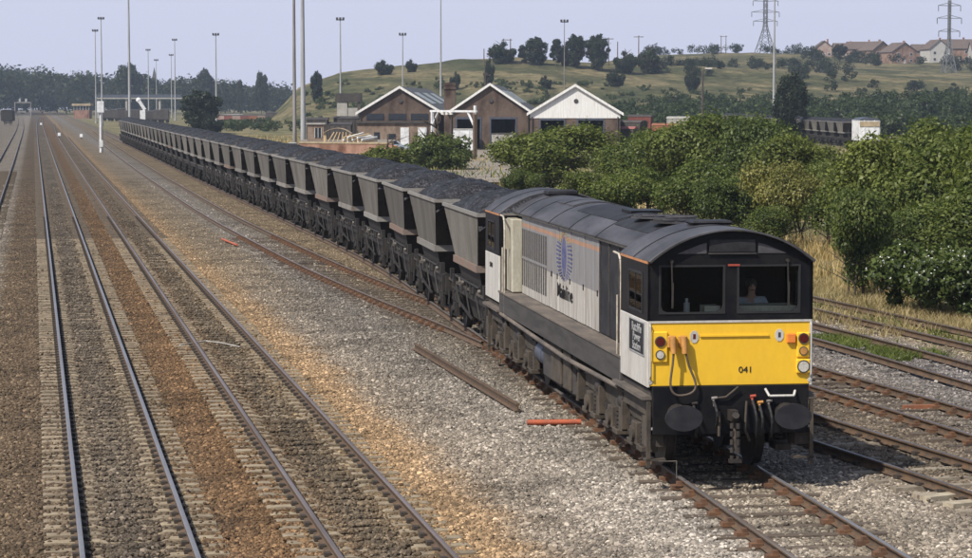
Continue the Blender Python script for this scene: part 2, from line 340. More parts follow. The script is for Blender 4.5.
# ------------------------------------------------------------------ track paths (world metres; every track runs roughly along +Y)
def smooth_path(pts, y0, y1):
    p = np.array(pts, float); ys = np.concatenate([np.arange(y0, min(160, y1), 1.0), np.arange(160, y1, 8.0)]) if y1 > 160 else np.arange(y0, y1, 1.0)
    P = p[:, 1]; X = p[:, 0]; out = []
    h = np.diff(P); dl = np.diff(X) / h; mm = np.zeros(len(P)); mm[0] = dl[0]; mm[-1] = dl[-1]
    for i in range(1, len(P) - 1): mm[i] = (dl[i - 1] * h[i] + dl[i] * h[i - 1]) / (h[i] + h[i - 1])
    for y in ys:
        if y <= P[0]: x = X[0] + mm[0] * (y - P[0])
        elif y >= P[-1]: x = X[-1] + mm[-1] * (y - P[-1])
        else:
            i = int(np.searchsorted(P, y) - 1); i = min(max(i, 0), len(h) - 1); t = (y - P[i]) / h[i]
            x = (2*t**3-3*t*t+1)*X[i] + (t**3-2*t*t+t)*h[i]*mm[i] + (-2*t**3+3*t*t)*X[i+1] + (t**3-t*t)*h[i]*mm[i+1]
        out.append((x, y))
    return np.array(out)
LX0, LY0 = at(739, 417, 1.06)[:2]; LRZ = -R(2.70)       # locomotive: middle of the front buffer faces, heading
ldir = (math.sin(-LRZ), math.cos(-LRZ))
def lw(s): return (LX0 + ldir[0] * s, LY0 + ldir[1] * s)
T4 = [lw(-14), lw(0), lw(12), lw(21), (12.45, 71), (12.93, 81), (13.2, 90), (13.3, 100), (13.32, 120), (13.3, 193), (13.5, 250), (13.75, 370), (14.2, 520)]
PATHS = {
 'up_main': ([(1.31, 10), (1.31, 400), (1.6, 700), (3, 1000)], 18, 1000),
 'down_main': ([(4.67, 10), (4.67, 300), (5.0, 480), (6.5, 700)], 18, 700),
 'goods': (T4, 22, 520),
 'loop': ([lw(21), (11.55, 64), (11.05, 72), (10.5, 84), (10.0, 105), (9.72, 122), (9.65, 177), (10.4, 340), (11.5, 520)], 57, 520),
 'east_a': ([(15.1, 30), (14.95, 34), (14.28, 41), (13.55, 50), (13.05, 62), (13.0, 78)], 26, 78),
 'east_b': ([(17.6, 34), (17.3, 42), (16.95, 48), (16.4, 56), (15.6, 70), (15.3, 82)], 30, 82),
 'east_c': ([(20.5, 40), (20.4, 50), (20.3, 57), (19.9, 66), (19.2, 82), (18.4, 100)], 36, 100),
 'east_d': ([(23.9, 48), (23.55, 56), (23.3, 62), (22.9, 72), (22.3, 90)], 44, 90),
 'west': ([(-2.85, 60), (-2.85, 300), (-3.3, 620), (-5, 900)], 90, 900),
}
TR = {k: smooth_path(*v) for k, v in PATHS.items()}
SPACE = {'up_main': .60, 'down_main': .60, 'goods': .85, 'loop': .8, 'east_a': .78, 'east_b': .8, 'east_c': .8, 'east_d': .8, 'west': .7}
def arclen(P): return np.concatenate([[0], np.cumsum(np.hypot(*np.diff(P, axis=0).T))])

# ------------------------------------------------------------------ ground
def vnoise(x, y, seed):
    def h(i, j): 
        n = np.sin(i * 127.1 + j * 311.7 + seed * 74.7) * 43758.5453; return n - np.floor(n)
    xi = np.floor(x); yi = np.floor(y); u = x - xi; v = y - yi; u = u*u*(3-2*u); v = v*v*(3-2*v)
    return (h(xi, yi)*(1-u)+h(xi+1, yi)*u)*(1-v)+(h(xi, yi+1)*(1-u)+h(xi+1, yi+1)*u)*v
def ground_z(x, y):
    x = np.asarray(x, float); y = np.asarray(y, float)
    z = -0.205 + (vnoise(x * 2.3, y * 2.3, 1) - .5) * .05 + (vnoise(x * .5, y * .5, 2) - .5) * .06
    for nm in ('up_main', 'down_main', 'goods', 'loop'):
        P = TR[nm]; xc = np.interp(y, P[:, 1], P[:, 0]); d = np.abs(x - xc); k = np.clip(1.6 - d, 0, .5) / .5
        z = z * (1 - k) + k * (-0.19 + (vnoise(x * 3, y * 3, 4) - .5) * .025)
    k = np.clip((x - 24.5) / 6, 0, 1); z = z + k * (.08 + (vnoise(x * .2, y * .2, 7) - .5) * .2)
    return z
def axis(*seg):
    out = []
    for a, b_, s in seg: out += list(np.arange(a, b_, s))
    return np.array(out)
gx = axis((-1600, -200, 100), (-200, -20, 12), (-20, -4, .8), (-4, 25, .25), (25, 60, 1.2), (60, 200, 10), (200, 1601, 100))
gy = axis((-120, 20, 10), (20, 100, .3), (100, 200, 1.0), (200, 600, 5), (600, 2051, 50))
GX, GY = np.meshgrid(gx, gy); GZ = ground_z(GX, GY)
nx, ny = len(gx), len(gy); ii, jj = np.meshgrid(np.arange(nx - 1), np.arange(ny - 1)); b0 = (jj * nx + ii).ravel()
m, nt, b = new_mat('railway ballast and rough grass')
def ballast_colour(nt, pos):
    """stone colour bands lying along the tracks, broken up by noise"""
    sp = N(nt, "ShaderNodeSeparateXYZ"); nt.links.new(pos, sp.inputs[0])
    nz = noise(nt, pos, .7, 5, .7)
    a = N(nt, "ShaderNodeMath", operation='MULTIPLY_ADD'); nt.links.new(nz, a.inputs[0]); a.inputs[1].default_value = 1.4; nt.links.new(sp.outputs[0], a.inputs[2])
    mr = N(nt, "ShaderNodeMapRange"); nt.links.new(a.outputs[0], mr.inputs[0]); mr.inputs[1].default_value = -5.3; mr.inputs[2].default_value = 26.7
    X = lambda x: (x + 6) / 32.0
    st = [(-6, (.20, .17, .135)), (-2, (.24, .21, .175)), (-1.4, (.22, .19, .155)), (-1.0, (.125, .092, .06)), (-.1, (.11, .08, .052)), (.3, (.125, .095, .066)), (1.3, (.118, .098, .076)), (2.2, (.125, .093, .06)),
          (2.7, (.135, .085, .047)), (3.4, (.15, .092, .048)), (3.9, (.15, .10, .058)), (4.7, (.115, .093, .067)), (5.5, (.16, .115, .068)), (5.9, (.29, .20, .115)), (6.5, (.29, .205, .125)), (7.1, (.225, .192, .155)), (8.1, (.228, .203, .174)),
          (9.5, (.222, .203, .18)), (10.1, (.20, .178, .15)), (11.2, (.165, .142, .112)), (13, (.215, .19, .16)), (14.5, (.15, .122, .092)), (16.0, (.135, .112, .087)), (17.6, (.15, .132, .112)), (19, (.19, .175, .165)), (21, (.195, .18, .175)), (22.5, (.22, .185, .135)), (24, (.30, .235, .135))]
    c = ramp(nt, mr.outputs[0], [(X(x), col) for x, col in st]).outputs[0]
    # pale fresh stone near the bridge, sooty patch half way to the wagons, oily brown beside the coal train
    yr = N(nt, "ShaderNodeMapRange"); nt.links.new(sp.outputs[1], yr.inputs[0]); yr.inputs[1].default_value = 30; yr.inputs[2].default_value = 130
    near = ramp(nt, yr.outputs[0], [(0, 1.32), (.12, 1.18), (.25, .78), (.5, .66), (.7, .95), (1, .95)]).outputs[0]
    xr = ramp(nt, mr.outputs[0], [(X(7.4), 0.0), (X(8.2), 1.0), (X(13), 1.0), (X(15), 0.0)]).outputs[0]
    c = mixc(nt, xr, c, mixc(nt, 1.0, c, near, 'MULTIPLY'))
    far = ramp(nt, yr.outputs[0], [(.38, 0.0), (.62, 1.0)]).outputs[0]
    xo = ramp(nt, mr.outputs[0], [(X(6.0), 0.0), (X(6.8), .75), (X(8.3), .55), (X(8.9), 0.0), (X(10.4), 0.0), (X(10.9), .9), (X(13), .9), (X(14), 0.0)]).outputs[0]
    c = mixc(nt, mixc(nt, 1.0, far, xo, 'MULTIPLY'), c, (.20, .155, .10))
    pt = ramp(nt, noise(nt, pos, .35, 6, .7), [(.33, .56), (.50, 1.0), (.72, 1.2)]).outputs[0]
    return mixc(nt, 1.0, c, pt, 'MULTIPLY'), sp, mr
g = N(nt, "ShaderNodeNewGeometry"); pos = g.outputs['Position']
c, sp, mr = ballast_colour(nt, pos)
vo = N(nt, "ShaderNodeTexVoronoi"); vo.inputs['Scale'].default_value = 15; nt.links.new(pos, vo.inputs['Vector'])
hs = N(nt, "ShaderNodeSeparateColor"); nt.links.new(vo.outputs['Color'], hs.inputs[0])
c = mixc(nt, 1.0, c, ramp(nt, hs.outputs[0], [(0, .5), (.55, .95), (.9, 1.3), (1, 2.0)]).outputs[0], 'MULTIPLY')
ns1 = noise(nt, pos, .12, 6, .65); ns2 = noise(nt, pos, .9, 5, .7)
gr = ramp(nt, ns1, [(.34, (.06, .075, .028)), (.47, (.11, .11, .05)), (.58, (.26, .205, .11)), (.72, (.19, .16, .09))]).outputs[0]
gr = mixc(nt, .6, gr, ramp(nt, ns2, [(.3, .5), (.7, 1.4)]).outputs[0], 'MULTIPLY')
ax = N(nt, "ShaderNodeMath", operation='MULTIPLY_ADD'); nt.links.new(ns2, ax.inputs[0]); ax.inputs[1].default_value = 5.0; nt.links.new(sp.outputs[0], ax.inputs[2])
e1 = N(nt, "ShaderNodeMapRange"); nt.links.new(ax.outputs[0], e1.inputs[0]); e1.inputs[1].default_value = 24.5; e1.inputs[2].default_value = 26.5
# beyond the coal train the rough grass comes right up to the line
e2 = N(nt, "ShaderNodeMapRange"); nt.links.new(ax.outputs[0], e2.inputs[0]); e2.inputs[1].default_value = 17; e2.inputs[2].default_value = 19
e3 = N(nt, "ShaderNodeMapRange"); nt.links.new(sp.outputs[1], e3.inputs[0]); e3.inputs[1].default_value = 95; e3.inputs[2].default_value = 130
e4 = N(nt, "ShaderNodeMath", operation='MULTIPLY'); nt.links.new(e2.outputs[0], e4.inputs[0]); nt.links.new(e3.outputs[0], e4.inputs[1])
e5 = N(nt, "ShaderNodeMath", operation='MAXIMUM'); nt.links.new(e1.outputs[0], e5.inputs[0]); nt.links.new(e4.outputs[0], e5.inputs[1])
yd = N(nt, "ShaderNodeMapRange"); nt.links.new(sp.outputs[1], yd.inputs[0]); yd.inputs[1].default_value = 45; yd.inputs[2].default_value = 120; yd.inputs[3].default_value = .9; yd.inputs[4].default_value = .70
c = mixc(nt, 1.0, c, yd.outputs[0], 'MULTIPLY')   # no loose stones out there: their missing shade is put into the colour
c = mixc(nt, e5.outputs[0], c, gr); nt.links.new(c, b.inputs['Base Color']); b.inputs['Roughness'].default_value = .95; b.inputs['Specular IOR Level'].default_value = .2
bump(nt, vo.outputs['Distance'], .9, .04, b)
M['ballast'] = m
gm = np_mesh('ground', np.stack([GX.ravel(), GY.ravel(), GZ.ravel()], 1), np.stack([b0, b0 + 1, b0 + nx + 1, b0 + nx], 1), m, True)
tag(link('ground', gm), 'broad floor of railway ballast, sandy dirt and rough grass', kind='structure')

# ------------------------------------------------------------------ hill (terrain beyond the yard)
HP = [(-400, 0, 0), (265, 0, 0), (285, 5, 2), (300, 10, 6), (340, 14.7, 10), (400, 16.6, 13), (460, 18.3, 15), (550, 19.1, 17), (620, 17.7, 24), (680, 16.8, 25.7), (750, 15.6, 27), (815, 14.6, 25.3), (850, 13.9, 24.4), (900, 13.2, 23.5), (972, 12.4, 22.6), (1300, 11, 21), (1700, 10, 18)]
HPa = np.array(HP, float)
def hill_z(px, D):
    c1 = np.interp(px, HPa[:, 0], HPa[:, 1]); c2 = np.interp(px, HPa[:, 0], HPa[:, 2])
    def ss(a, b_, x): t = np.clip((x - a) / (b_ - a), 0, 1); return t * t * (3 - 2 * t)
    d0 = np.interp(px, [265, 600, 972], [560, 575, 600])
    z = -0.6 + (c1 + .6) * (.55 * ss(d0, d0 + 75, D) + .45 * ss(d0 + 70, d0 + 150, D))
    z = z + (c2 - c1) * ss(760, 1050, D); z = z - (c2 + 4) * ss(1150, 1500, D)
    X = (px - 486) / FPX * D
    amp = np.clip(c1 / 8, 0, 1) * ss(d0, d0 + 60, D)
    z = np.maximum(z, -.9)
    return z + amp * ((vnoise(X * .03, D * .03, 11) - .5) * 2.2 + (vnoise(X * .11, D * .11, 12) - .5) * 1.0)
pxs = np.concatenate([np.arange(255, 1000, 4.0), np.arange(1000, 1700, 25.0)]); Ds = np.concatenate([np.arange(545, 800, 5.0), np.arange(800, 1520, 14.0)])
PXg, Dg = np.meshgrid(pxs, Ds); HZ = hill_z(PXg, Dg)
fxy = np.array([math.sin(PSI), math.cos(PSI)])
HX = fxy[0] * Dg + RT[0] * (PXg - 486) / FPX * Dg; HY = fxy[1] * Dg + RT[1] * (PXg - 486) / FPX * Dg
n1 = len(pxs); ii, jj = np.meshgrid(np.arange(n1 - 1), np.arange(len(Ds) - 1)); b0 = (jj * n1 + ii).ravel()
m, nt, b = new_mat('heath grass'); g = N(nt, "ShaderNodeNewGeometry"); mp = N(nt, "ShaderNodeMapping"); nt.links.new(g.outputs['Position'], mp.inputs[0]); mp.inputs['Scale'].default_value = (.5, .5, 2.2); mp.inputs['Rotation'].default_value = (0, 0, R(12))
a1 = noise(nt, mp.outputs[0], .06, 8, .74); a2 = noise(nt, g.outputs['Position'], .35, 6, .75)
c = ramp(nt, a1, [(.30, (.035, .045, .022)), (.41, (.062, .068, .032)), (.50, (.10, .096, .048)), (.585, (.20, .165, .09)), (.66, (.11, .105, .052)), (.8, (.05, .06, .028))]).outputs[0]
c = mixc(nt, .9, c, ramp(nt, a2, [(.32, .35), (.68, 1.5)]).outputs[0], 'MULTIPLY'); nt.links.new(c, b.inputs['Base Color']); b.inputs['Roughness'].default_value = 1; b.inputs['Specular IOR Level'].default_value = .1
bump(nt, a2, .8, 1.0, b)
tag(link('hill', np_mesh('hill', np.stack([HX.ravel(), HY.ravel(), HZ.ravel()], 1), np.stack([b0, b0 + 1, b0 + n1 + 1, b0 + n1], 1), m, True)), 'long heath covered hill behind the sheds', kind='structure')
def on_hill(px, D, sink=0.0):
    p = atd(px, D); return (p[0], p[1], float(hill_z(np.array(px, float), np.array(D, float))) - sink)

# yard: bare grey dirt in front of the sheds
def sheet(name, pts, z, m, label):
    mb = MB(); mb.add([(p[0], p[1], z) for p in pts], [list(range(len(pts)))]); me = mb.mesh(name, m)
    tag(link(name, me), label, kind='structure')
M['yard'] = mat('yard dirt', (0.27, 0.235, 0.195), (0.15, 0.13, 0.105), ns=.25, lo=.35, hi=.7, rough=.95)
yard_pts = [at(395, 152), at(640, 152), at(640, 143), at(700, 138), at(560, 135), at(330, 138), at(330, 146)]
yard_pts = [at(300, 168), at(468, 184), at(508, 184), at(548, 160), at(625, 156), at(700, 146), at(640, 137), at(350, 137), at(306, 147)]
sheet('yard', yard_pts, .13, M['yard'], 'grey dirt yard in front of the brick sheds')
def path_sheet(name, P, wd, z, m, label):
    P = np.array(P, float); d = np.gradient(P, axis=0); d /= np.linalg.norm(d, axis=1)[:, None]; nrm = np.stack([d[:, 1], -d[:, 0]], 1)
    V = np.concatenate([np.c_[P - nrm * wd / 2, np.full(len(P), z)], np.c_[P + nrm * wd / 2, np.full(len(P), z)]]); n = len(P); i = np.arange(n - 1)
    tag(link(name, np_mesh(name, V, np.stack([i, i + n, i + n + 1, i + 1], 1), m)), label, kind='structure')

# ------------------------------------------------------------------ railway tracks
PROF = [(-.07, -.159), (.07, -.159), (.07, -.146), (.012, -.128), (.012, -.048), (.036, -.036), (.036, -.004), (.029, 0), (-.029, 0), (-.036, -.004), (-.036, -.036), (-.012, -.048), (-.012, -.128), (-.07, -.146)]
def rail_mesh(P, off, mats, zo=0.0):
    d = np.gradient(P, axis=0); d /= np.linalg.norm(d, axis=1)[:, None]; nr = np.stack([d[:, 1], -d[:, 0]], 1); k = len(PROF); V = []
    for u, z in PROF: V.append(np.c_[P + nr * (off + u), np.full(len(P), z + zo)])
    V = np.stack(V, 1).reshape(-1, 3); n = len(P); i, j = np.meshgrid(np.arange(n - 1), np.arange(k)); i = i.ravel(); j = j.ravel(); j2 = (j + 1) % k
    Fq = np.concatenate([np.stack([i*k+j, i*k+j2, (i+1)*k+j2, (i+1)*k+j], 1)]); me = np_mesh('rail', V, Fq, mats[0]); me.materials.append(mats[1])
    me.polygons.foreach_set("material_index", np.where((j == 6) | (j == 7) | (j == 8), 1, 0).astype(np.int32)); return me
def sleeper_mesh(kind):
    mb = MB(); zt = -.162
    if kind == 'concrete':
        pr = [(-1.25, -.33), (-1.25, zt - .012), (-1.2, zt), (-.48, zt), (-.36, zt - .03), (.36, zt - .03), (.48, zt), (1.2, zt), (1.25, zt - .012), (1.25, -.33)]
        mb.prism(pr, -.12, .12, 'y')
    else:
        mb.hexa([(-1.29, -.125, -.33), (1.29, -.125, -.33), (1.29, .125, -.33), (-1.29, .125, -.33), (-1.3, -.12, zt), (1.28, -.125, zt + .004), (1.3, .118, zt - .004), (-1.28, .122, zt)])
    return mb
def sleeper_spots(key, y0, y1, spacing):
    P = TR[key]; s = arclen(P); ss = np.arange(.3, s[-1], spacing); x = np.interp(ss, s, P[:, 0]); y = np.interp(ss, s, P[:, 1])
    d = np.gradient(np.stack([x, y], 1), axis=0); rz = -np.arctan2(d[:, 0], d[:, 1]); k = (y >= y0) & (y <= y1); return x[k], y[k], rz[k]
TRACK_SPEC = [  # key, label, sleeper kind, top material, single sleepers up to y, all sleepers up to y, fastening
 ('up_main', 'polished running rails of the main line on buried concrete sleepers', 'concrete', 'rail_top', 110, 430, 'clip'),
 ('down_main', 'brown topped rails of the second main line beside orange dirt', 'concrete', 'rail_top_b', 110, 430, 'clip'),
 ('goods', 'timber sleepered track carrying the locomotive and coal train', 'timber', 'rail_top', 62, 62, 'chair'),
 ('loop', 'curving track that joins the coal train line at the points', 'timber', 'rail_top_b', 80, 110, 'chair'),
 ('east_a', 'curving track next to the locomotive with pale sleeper ends', 'pale_timber', 'rail_top_d', 76, 76, 'clip'),
 ('east_b', 'second siding beyond the locomotive on dark rails', 'timber', 'rail_top_d', 72, 72, 'chair'),
 ('east_c', 'siding with weeds growing between its brown rails', 'timber', 'rail_top_d', 40, 40, 'chair'),
 ('east_d', 'overgrown siding half lost in dry grass', 'timber', 'rail_top_d', 40, 40, 'chair'),
 ('west', 'siding on grey ballast west of the main line', 'pale_timber', 'rail_top_b', 120, 220, 'clip')]
SL_MESH = {k: sleeper_mesh(k).mesh('sleeper', M[k if k in M else 'timber']) for k in ('concrete', 'timber', 'pale_timber')}
for key, label, kind, top, ysingle, yall, fast in TRACK_SPEC:
    P = TR[key]; t = empty('railway_track', (0, 0, 0), 0, label, kind='structure')
    if key == 'loop': Pr = P[P[:, 1] > 58.5]
    else: Pr = P
    for sgn in (-1, 1):
        o = link('rail', rail_mesh(Pr, sgn * .752, (M['rail_side'], M[top])), t)
    x, y, rz = sleeper_spots(key, 0, yall, SPACE[key]); fb = MB(); lo = MB(); sm = sleeper_mesh(kind)
    if key == 'loop': k = y > 63; x, y, rz = x[k], y[k], rz[k]
    nsing = 0
    for a, b_, r in zip(x, y, rz):
        r2 = r + random.uniform(-.012, .012); cs, sn = math.cos(r2), math.sin(r2); dz = random.uniform(-.010, .006) if kind == 'concrete' else random.uniform(-.02, .012)
        if b_ < ysingle and nsing < 260:
            link('sleeper', SL_MESH[kind], t, (a, b_, dz), r2); nsing += 1
        else: lo.add([(a + u * cs - v * sn, b_ + u * sn + v * cs, z + dz) for u, v, z in sm.v], sm.f)
        if b_ < 130:
            for sgn in (-1, 1):
                if fast == 'clip': bx = [(sgn * .752 - .12, sgn * .752 - .03, -.07, .07, -.165, -.105), (sgn * .752 + .03, sgn * .752 + .12, -.07, .07, -.165, -.105)]
                else: bx = [(sgn * .752 - .19, sgn * .752 - .02, -.085, .085, -.165, -.10), (sgn * .752 + .02, sgn * .752 + .19, -.085, .085, -.165, -.10), (sgn * .752 - .10, sgn * .752 + .10, -.05, .05, -.165, -.045)]
                for x0, x1, y0, y1, z0, z1 in bx:
                    m0 = MB().box(x0, x1, y0, y1, z0, z1)
                    fb.add([(a + u * cs - v * sn, b_ + u * sn + v * cs, z) for u, v, z in m0.v], m0.f)
    if lo.v: tag(lo.build('distant_sleepers', M['far_sleeper'] if kind != 'timber' else M[kind], t), kind='stuff')
    if fb.v: tag(fb.build('rail_fastenings', M[fast], t), kind='stuff')

# loose ballast: real stones, geometry nodes on one point cloud mesh
def stones():
    areas = [(-1.5, 19, 29.5, 46, 430), (-2, 24, 46, 64, 260), (-3, 24, 64, 90, 120), (-4, 14, 90, 200, 60)]
    pts = []
    for x0, x1, y0, y1, dens in areas:
        n = int((x1 - x0) * (y1 - y0) * dens); p = np.stack([rng.uniform(x0, x1, n), rng.uniform(y0, y1, n)], 1); pts.append(p)
    p = np.concatenate(pts); p3 = np.c_[p, np.zeros(len(p))]
    d = p3 - CP; wz = d @ FW; px = 486 + FPX * (d @ RT) / wz; py = 279 - FPX * (d @ UP) / wz
    p = p[(px > -60) & (px < 1040) & (py < 590) & ((p[:, 1] < 90) | (rng.random(len(p)) < (200 - p[:, 1]) / 110))]
    keep = np.ones(len(p), bool); z = ground_z(p[:, 0], p[:, 1])
    for key, label, kind, top, ys, ya, fast in TRACK_SPEC:
        P = TR[key]; inside = (p[:, 1] > P[0, 1]) & (p[:, 1] < P[-1, 1])
        if key == 'loop': inside &= p[:, 1] > 63
        xc = np.interp(p[:, 1], P[:, 1], P[:, 0]); lat = p[:, 0] - xc; s = np.interp(p[:, 1], P[:, 1], arclen(P))
        ph = np.abs(((s - .3) / SPACE[key] + .5) % 1 - .5) * SPACE[key]
        cov = .13 if kind == 'concrete' else (.22 if key != 'goods' else .06)
        r = rng.random(len(p)); onsl = inside & (np.abs(lat) < 1.32) & (ph < .135)
        mid = np.abs(lat) < .42 if kind == 'concrete' else np.zeros(len(p), bool)
        edge = rng.random(len(p)) < .0
        keep &= ~(onsl & (r > np.where(mid, .6, cov)))
        keep &= ~(inside & (np.abs(np.abs(lat) - .752) < .12))
        z = np.where(onsl, np.maximum(z, -.165), z)
    p = p[keep]; z = z[keep]; n = len(p)
    east = np.clip((p[:, 0] - 21.5) / 3, 0, 1); k = rng.random(n) > east; p = p[k]; z = z[k]; n = len(p)
    me = bpy.data.meshes.new('ballast_stones'); me.vertices.add(n)
    me.vertices.foreach_set("co", np.c_[p, z + .004].astype(np.float32).ravel())
    sc = np.clip(rng.lognormal(math.log(.027), .34, n), .013, .065).astype(np.float32)
    sv = np.stack([sc * rng.uniform(.8, 1.35, n), sc * rng.uniform(.7, 1.1, n), sc * rng.uniform(.5, .85, n)], 1)
    for nm, data in (('size', sv), ('spin', np.stack([rng.uniform(-.5, .5, n), rng.uniform(-.5, .5, n), rng.uniform(0, 6.28, n)], 1))):
        a = me.attributes.new(nm, 'FLOAT_VECTOR', 'POINT'); a.data.foreach_set("vector", data.astype(np.float32).ravel())
    me.update(); o = link('ballast_stones', me)
    ng = bpy.data.node_groups.new('scatter stones', 'GeometryNodeTree')
    ng.interface.new_socket('Geometry', in_out='INPUT', socket_type='NodeSocketGeometry'); ng.interface.new_socket('Geometry', in_out='OUTPUT', socket_type='NodeSocketGeometry')
    gi = ng.nodes.new('NodeGroupInput'); go = ng.nodes.new('NodeGroupOutput'); ico = ng.nodes.new('GeometryNodeMeshIcoSphere'); ico.inputs['Subdivisions'].default_value = 1; ico.inputs['Radius'].default_value = 1
    iop = ng.nodes.new('GeometryNodeInstanceOnPoints'); sm_ = ng.nodes.new('GeometryNodeSetMaterial')
    A = []
    for nm in ('size', 'spin'):
        q = ng.nodes.new('GeometryNodeInputNamedAttribute'); q.data_type = 'FLOAT_VECTOR'; q.inputs['Name'].default_value = nm; A.append(q)
    e2r = ng.nodes.new('FunctionNodeEulerToRotation'); L = ng.links.new
    L(gi.outputs[0], iop.inputs['Points']); L(ico.outputs['Mesh'], sm_.inputs[0]); L(sm_.outputs[0], iop.inputs['Instance'])
    L(A[0].outputs['Attribute'], iop.inputs['Scale']); L(A[1].outputs['Attribute'], e2r.inputs[0]); L(e2r.outputs[0], iop.inputs['Rotation']); L(iop.outputs[0], go.inputs[0])
    m, nt, b = new_mat('ballast stone'); oi = N(nt, "ShaderNodeObjectInfo")
    c, sp, mr = ballast_colour(nt, oi.outputs['Location'])
    c = mixc(nt, 1.0, c, ramp(nt, oi.outputs['Random'], [(0, (.45, .43, .42)), (.35, (.8, .78, .76)), (.75, (1.15, 1.12, 1.08)), (.92, (1.6, 1.58, 1.55)), (1, (2.3, 2.3, 2.3))]).outputs[0], 'MULTIPLY')
    nt.links.new(c, b.inputs['Base Color']); b.inputs['Roughness'].default_value = .85; b.inputs['Specular IOR Level'].default_value = .25
    sm_.inputs['Material'].default_value = m
    md = o.modifiers.new('scatter', 'NODES'); md.node_group = ng
    tag(o, 'loose grey and tan ballast stones between the tracks', kind='stuff')
stones()

# ------------------------------------------------------------------ locomotive   (local x = across, y = back from the buffer faces, z = up)
loco = empty('locomotive', (LX0, LY0, 0), LRZ, 'grey freight diesel locomotive with bright yellow cab front numbered 041', 'locomotive')
def arc(hw, z0, z1, n=14):
    rise = z1 - z0; rad = (hw * hw + rise * rise) / (2 * rise); a = math.asin(min(1, hw / rad))
    return [(rad * math.sin(t), z1 - rad + rad * math.cos(t)) for t in np.linspace(-a, a, n)]
HW = 1.35
def shell_arc(mb, prof, th, y0, y1, mi=0):
    n = len(prof); inner = [(x * (1 - th), z - th) for x, z in prof]
    for y in (y0, y1): pass
    vs = [(x, y0, z) for x, z in prof] + [(x, y1, z) for x, z in prof] + [(x, y0, z) for x, z in inner] + [(x, y1, z) for x, z in inner]
    fs = []; 
    for i in range(n - 1): fs += [(i, n + i, n + i + 1, i + 1), (2*n+i, 2*n+i+1, 3*n+i+1, 3*n+i), (i, i + 1, 2*n+i+1, 2*n+i), (n+i+1, n+i, 3*n+i, 3*n+i+1)]
    fs += [(0, 2*n, 3*n, n), (n-1, 2*n-1, 4*n-1, 3*n-1)]
    mb.add(vs, fs, mi, False)
def cab(y0, sgn, front):
    """cab from its windscreen plane y0, running 2.2 m in direction sgn"""
    def yy(a, b_): return (y0 + sgn * a, y0 + sgn * b_) if sgn > 0 else (y0 + sgn * b_, y0 + sgn * a)
    c = link('cab', MB().box(-HW + .06, HW - .06, *yy(.06, 2.15), 1.42, 1.55).mesh('cab floor', M['cab_in']), loco)
    lowm = MB()
    for s in (-1, 1): x0, x1 = sorted((s * (HW - .05), s * HW)); lowm.box(x0, x1, *yy(.0, 2.2), 1.47, 2.53)
    lowm.build('side_panel', M['white'], c, bevel=.012)
    up = MB()
    for s in (-1, 1):
        x0, x1 = sorted((s * (HW - .055), s * (HW - .004)))
        for a, b_, z0, z1 in ((.0, .42, 2.533, 3.44), (1.5, 2.2, 2.533, 3.44), (.42, 1.5, 2.533, 2.64), (.42, 1.5, 3.27, 3.44)): up.box(x0, x1, *yy(a, b_), z0, z1)
    up.build('cab_side', M['black'], c)
    wf = MB(); gls = MB()
    for s in (-1, 1):
        x0, x1 = sorted((s * (HW - .03), s * (HW + .008)))
        for a, b_, z0, z1 in ((.40, .45, 2.62, 3.29), (1.47, 1.52, 2.62, 3.29), (.45, 1.47, 2.62, 2.665), (.45, 1.47, 3.245, 3.29), (.95, .965, 2.665, 3.245)): wf.box(x0, x1, *yy(a, b_), z0, z1)
        x0, x1 = sorted((s * (HW - .004), s * (HW + .001))); gls.box(x0, x1, *yy(.45, 1.47), 2.66, 3.25)
    sw = wf.build('side_window', M['roof_black'], c); gls.build('pane', M['glass'], c)
    MB().box(-HW + .05, HW - .05, *yy(2.1, 2.2), 1.47, 3.44).build('bulkhead', M['cab_in'], c)
    st = MB()
    for s in (-1, 1): x0, x1 = sorted((s * (HW - .03), s * (HW + .005))); st.box(x0, x1, *yy(.0, 2.2), 3.442, 3.485)
    st.build('orange_stripe', M['orange'], c)
    rf = MB(); pr = arc(HW + .01, 3.487, 3.99, 36); shell_arc(rf, pr, .03, *yy(-.13, 2.25)); rf.build('roof', M['loco_roof'], c, bevel=.006)
    rs = MB(); shell_arc(rs, [(x * 1.004, z + .008) for x, z in pr], .02, *yy(1.05, 1.10)); rs.build('roof_seam', M['roof_black'], c)
    return c
front = cab(.6, 1, True); rear = cab(19.2, -1, False)
# front face of the leading cab
ff = MB()
f0, f1 = .6, .66
ff.box(-1.295, 1.295, f0 + .004, f1, 1.50, 2.50)
fp = ff.build('front_panel', M['yellow'], front)
trim = MB(); trim.box(-1.33, 1.33, f0 - .012, f1, 2.5, 2.533)
for s in (-1, 1):
    x0, x1 = sorted((s * 1.296, s * 1.333)); trim.box(x0, x1, f0 - .012, f1, 1.56, 2.499)
    trim.cyl((s * 1.3, f0 - .006, 1.56), (s * 1.3, f1, 1.56), .034, n=10)
trim.build('panel_edge', M['white'], fp)
ob = MB()
sur = MB()   # black window surround
WZ0, WZ1 = 2.64, 3.42
for x0, x1, z0, z1 in ((-1.345, -1.17, 2.535, 3.46), (1.14, 1.345, 2.535, 3.46), (-.09, .10, WZ0, WZ1), (-1.17, 1.14, 2.535, WZ0), (-1.17, 1.14, WZ1, 3.50)): sur.box(x0, x1, f0, f1, z0, z1)
pr = [(x, z) for x, z in arc(HW - .02, 3.47, 3.95, 18)]; sur.prism([(-1.33, 3.46)] + pr[1:-1] + [(1.33, 3.46)], f0 + .003, f1 - .003, 'y')
sur.build('windscreen_surround', M['black'], front)
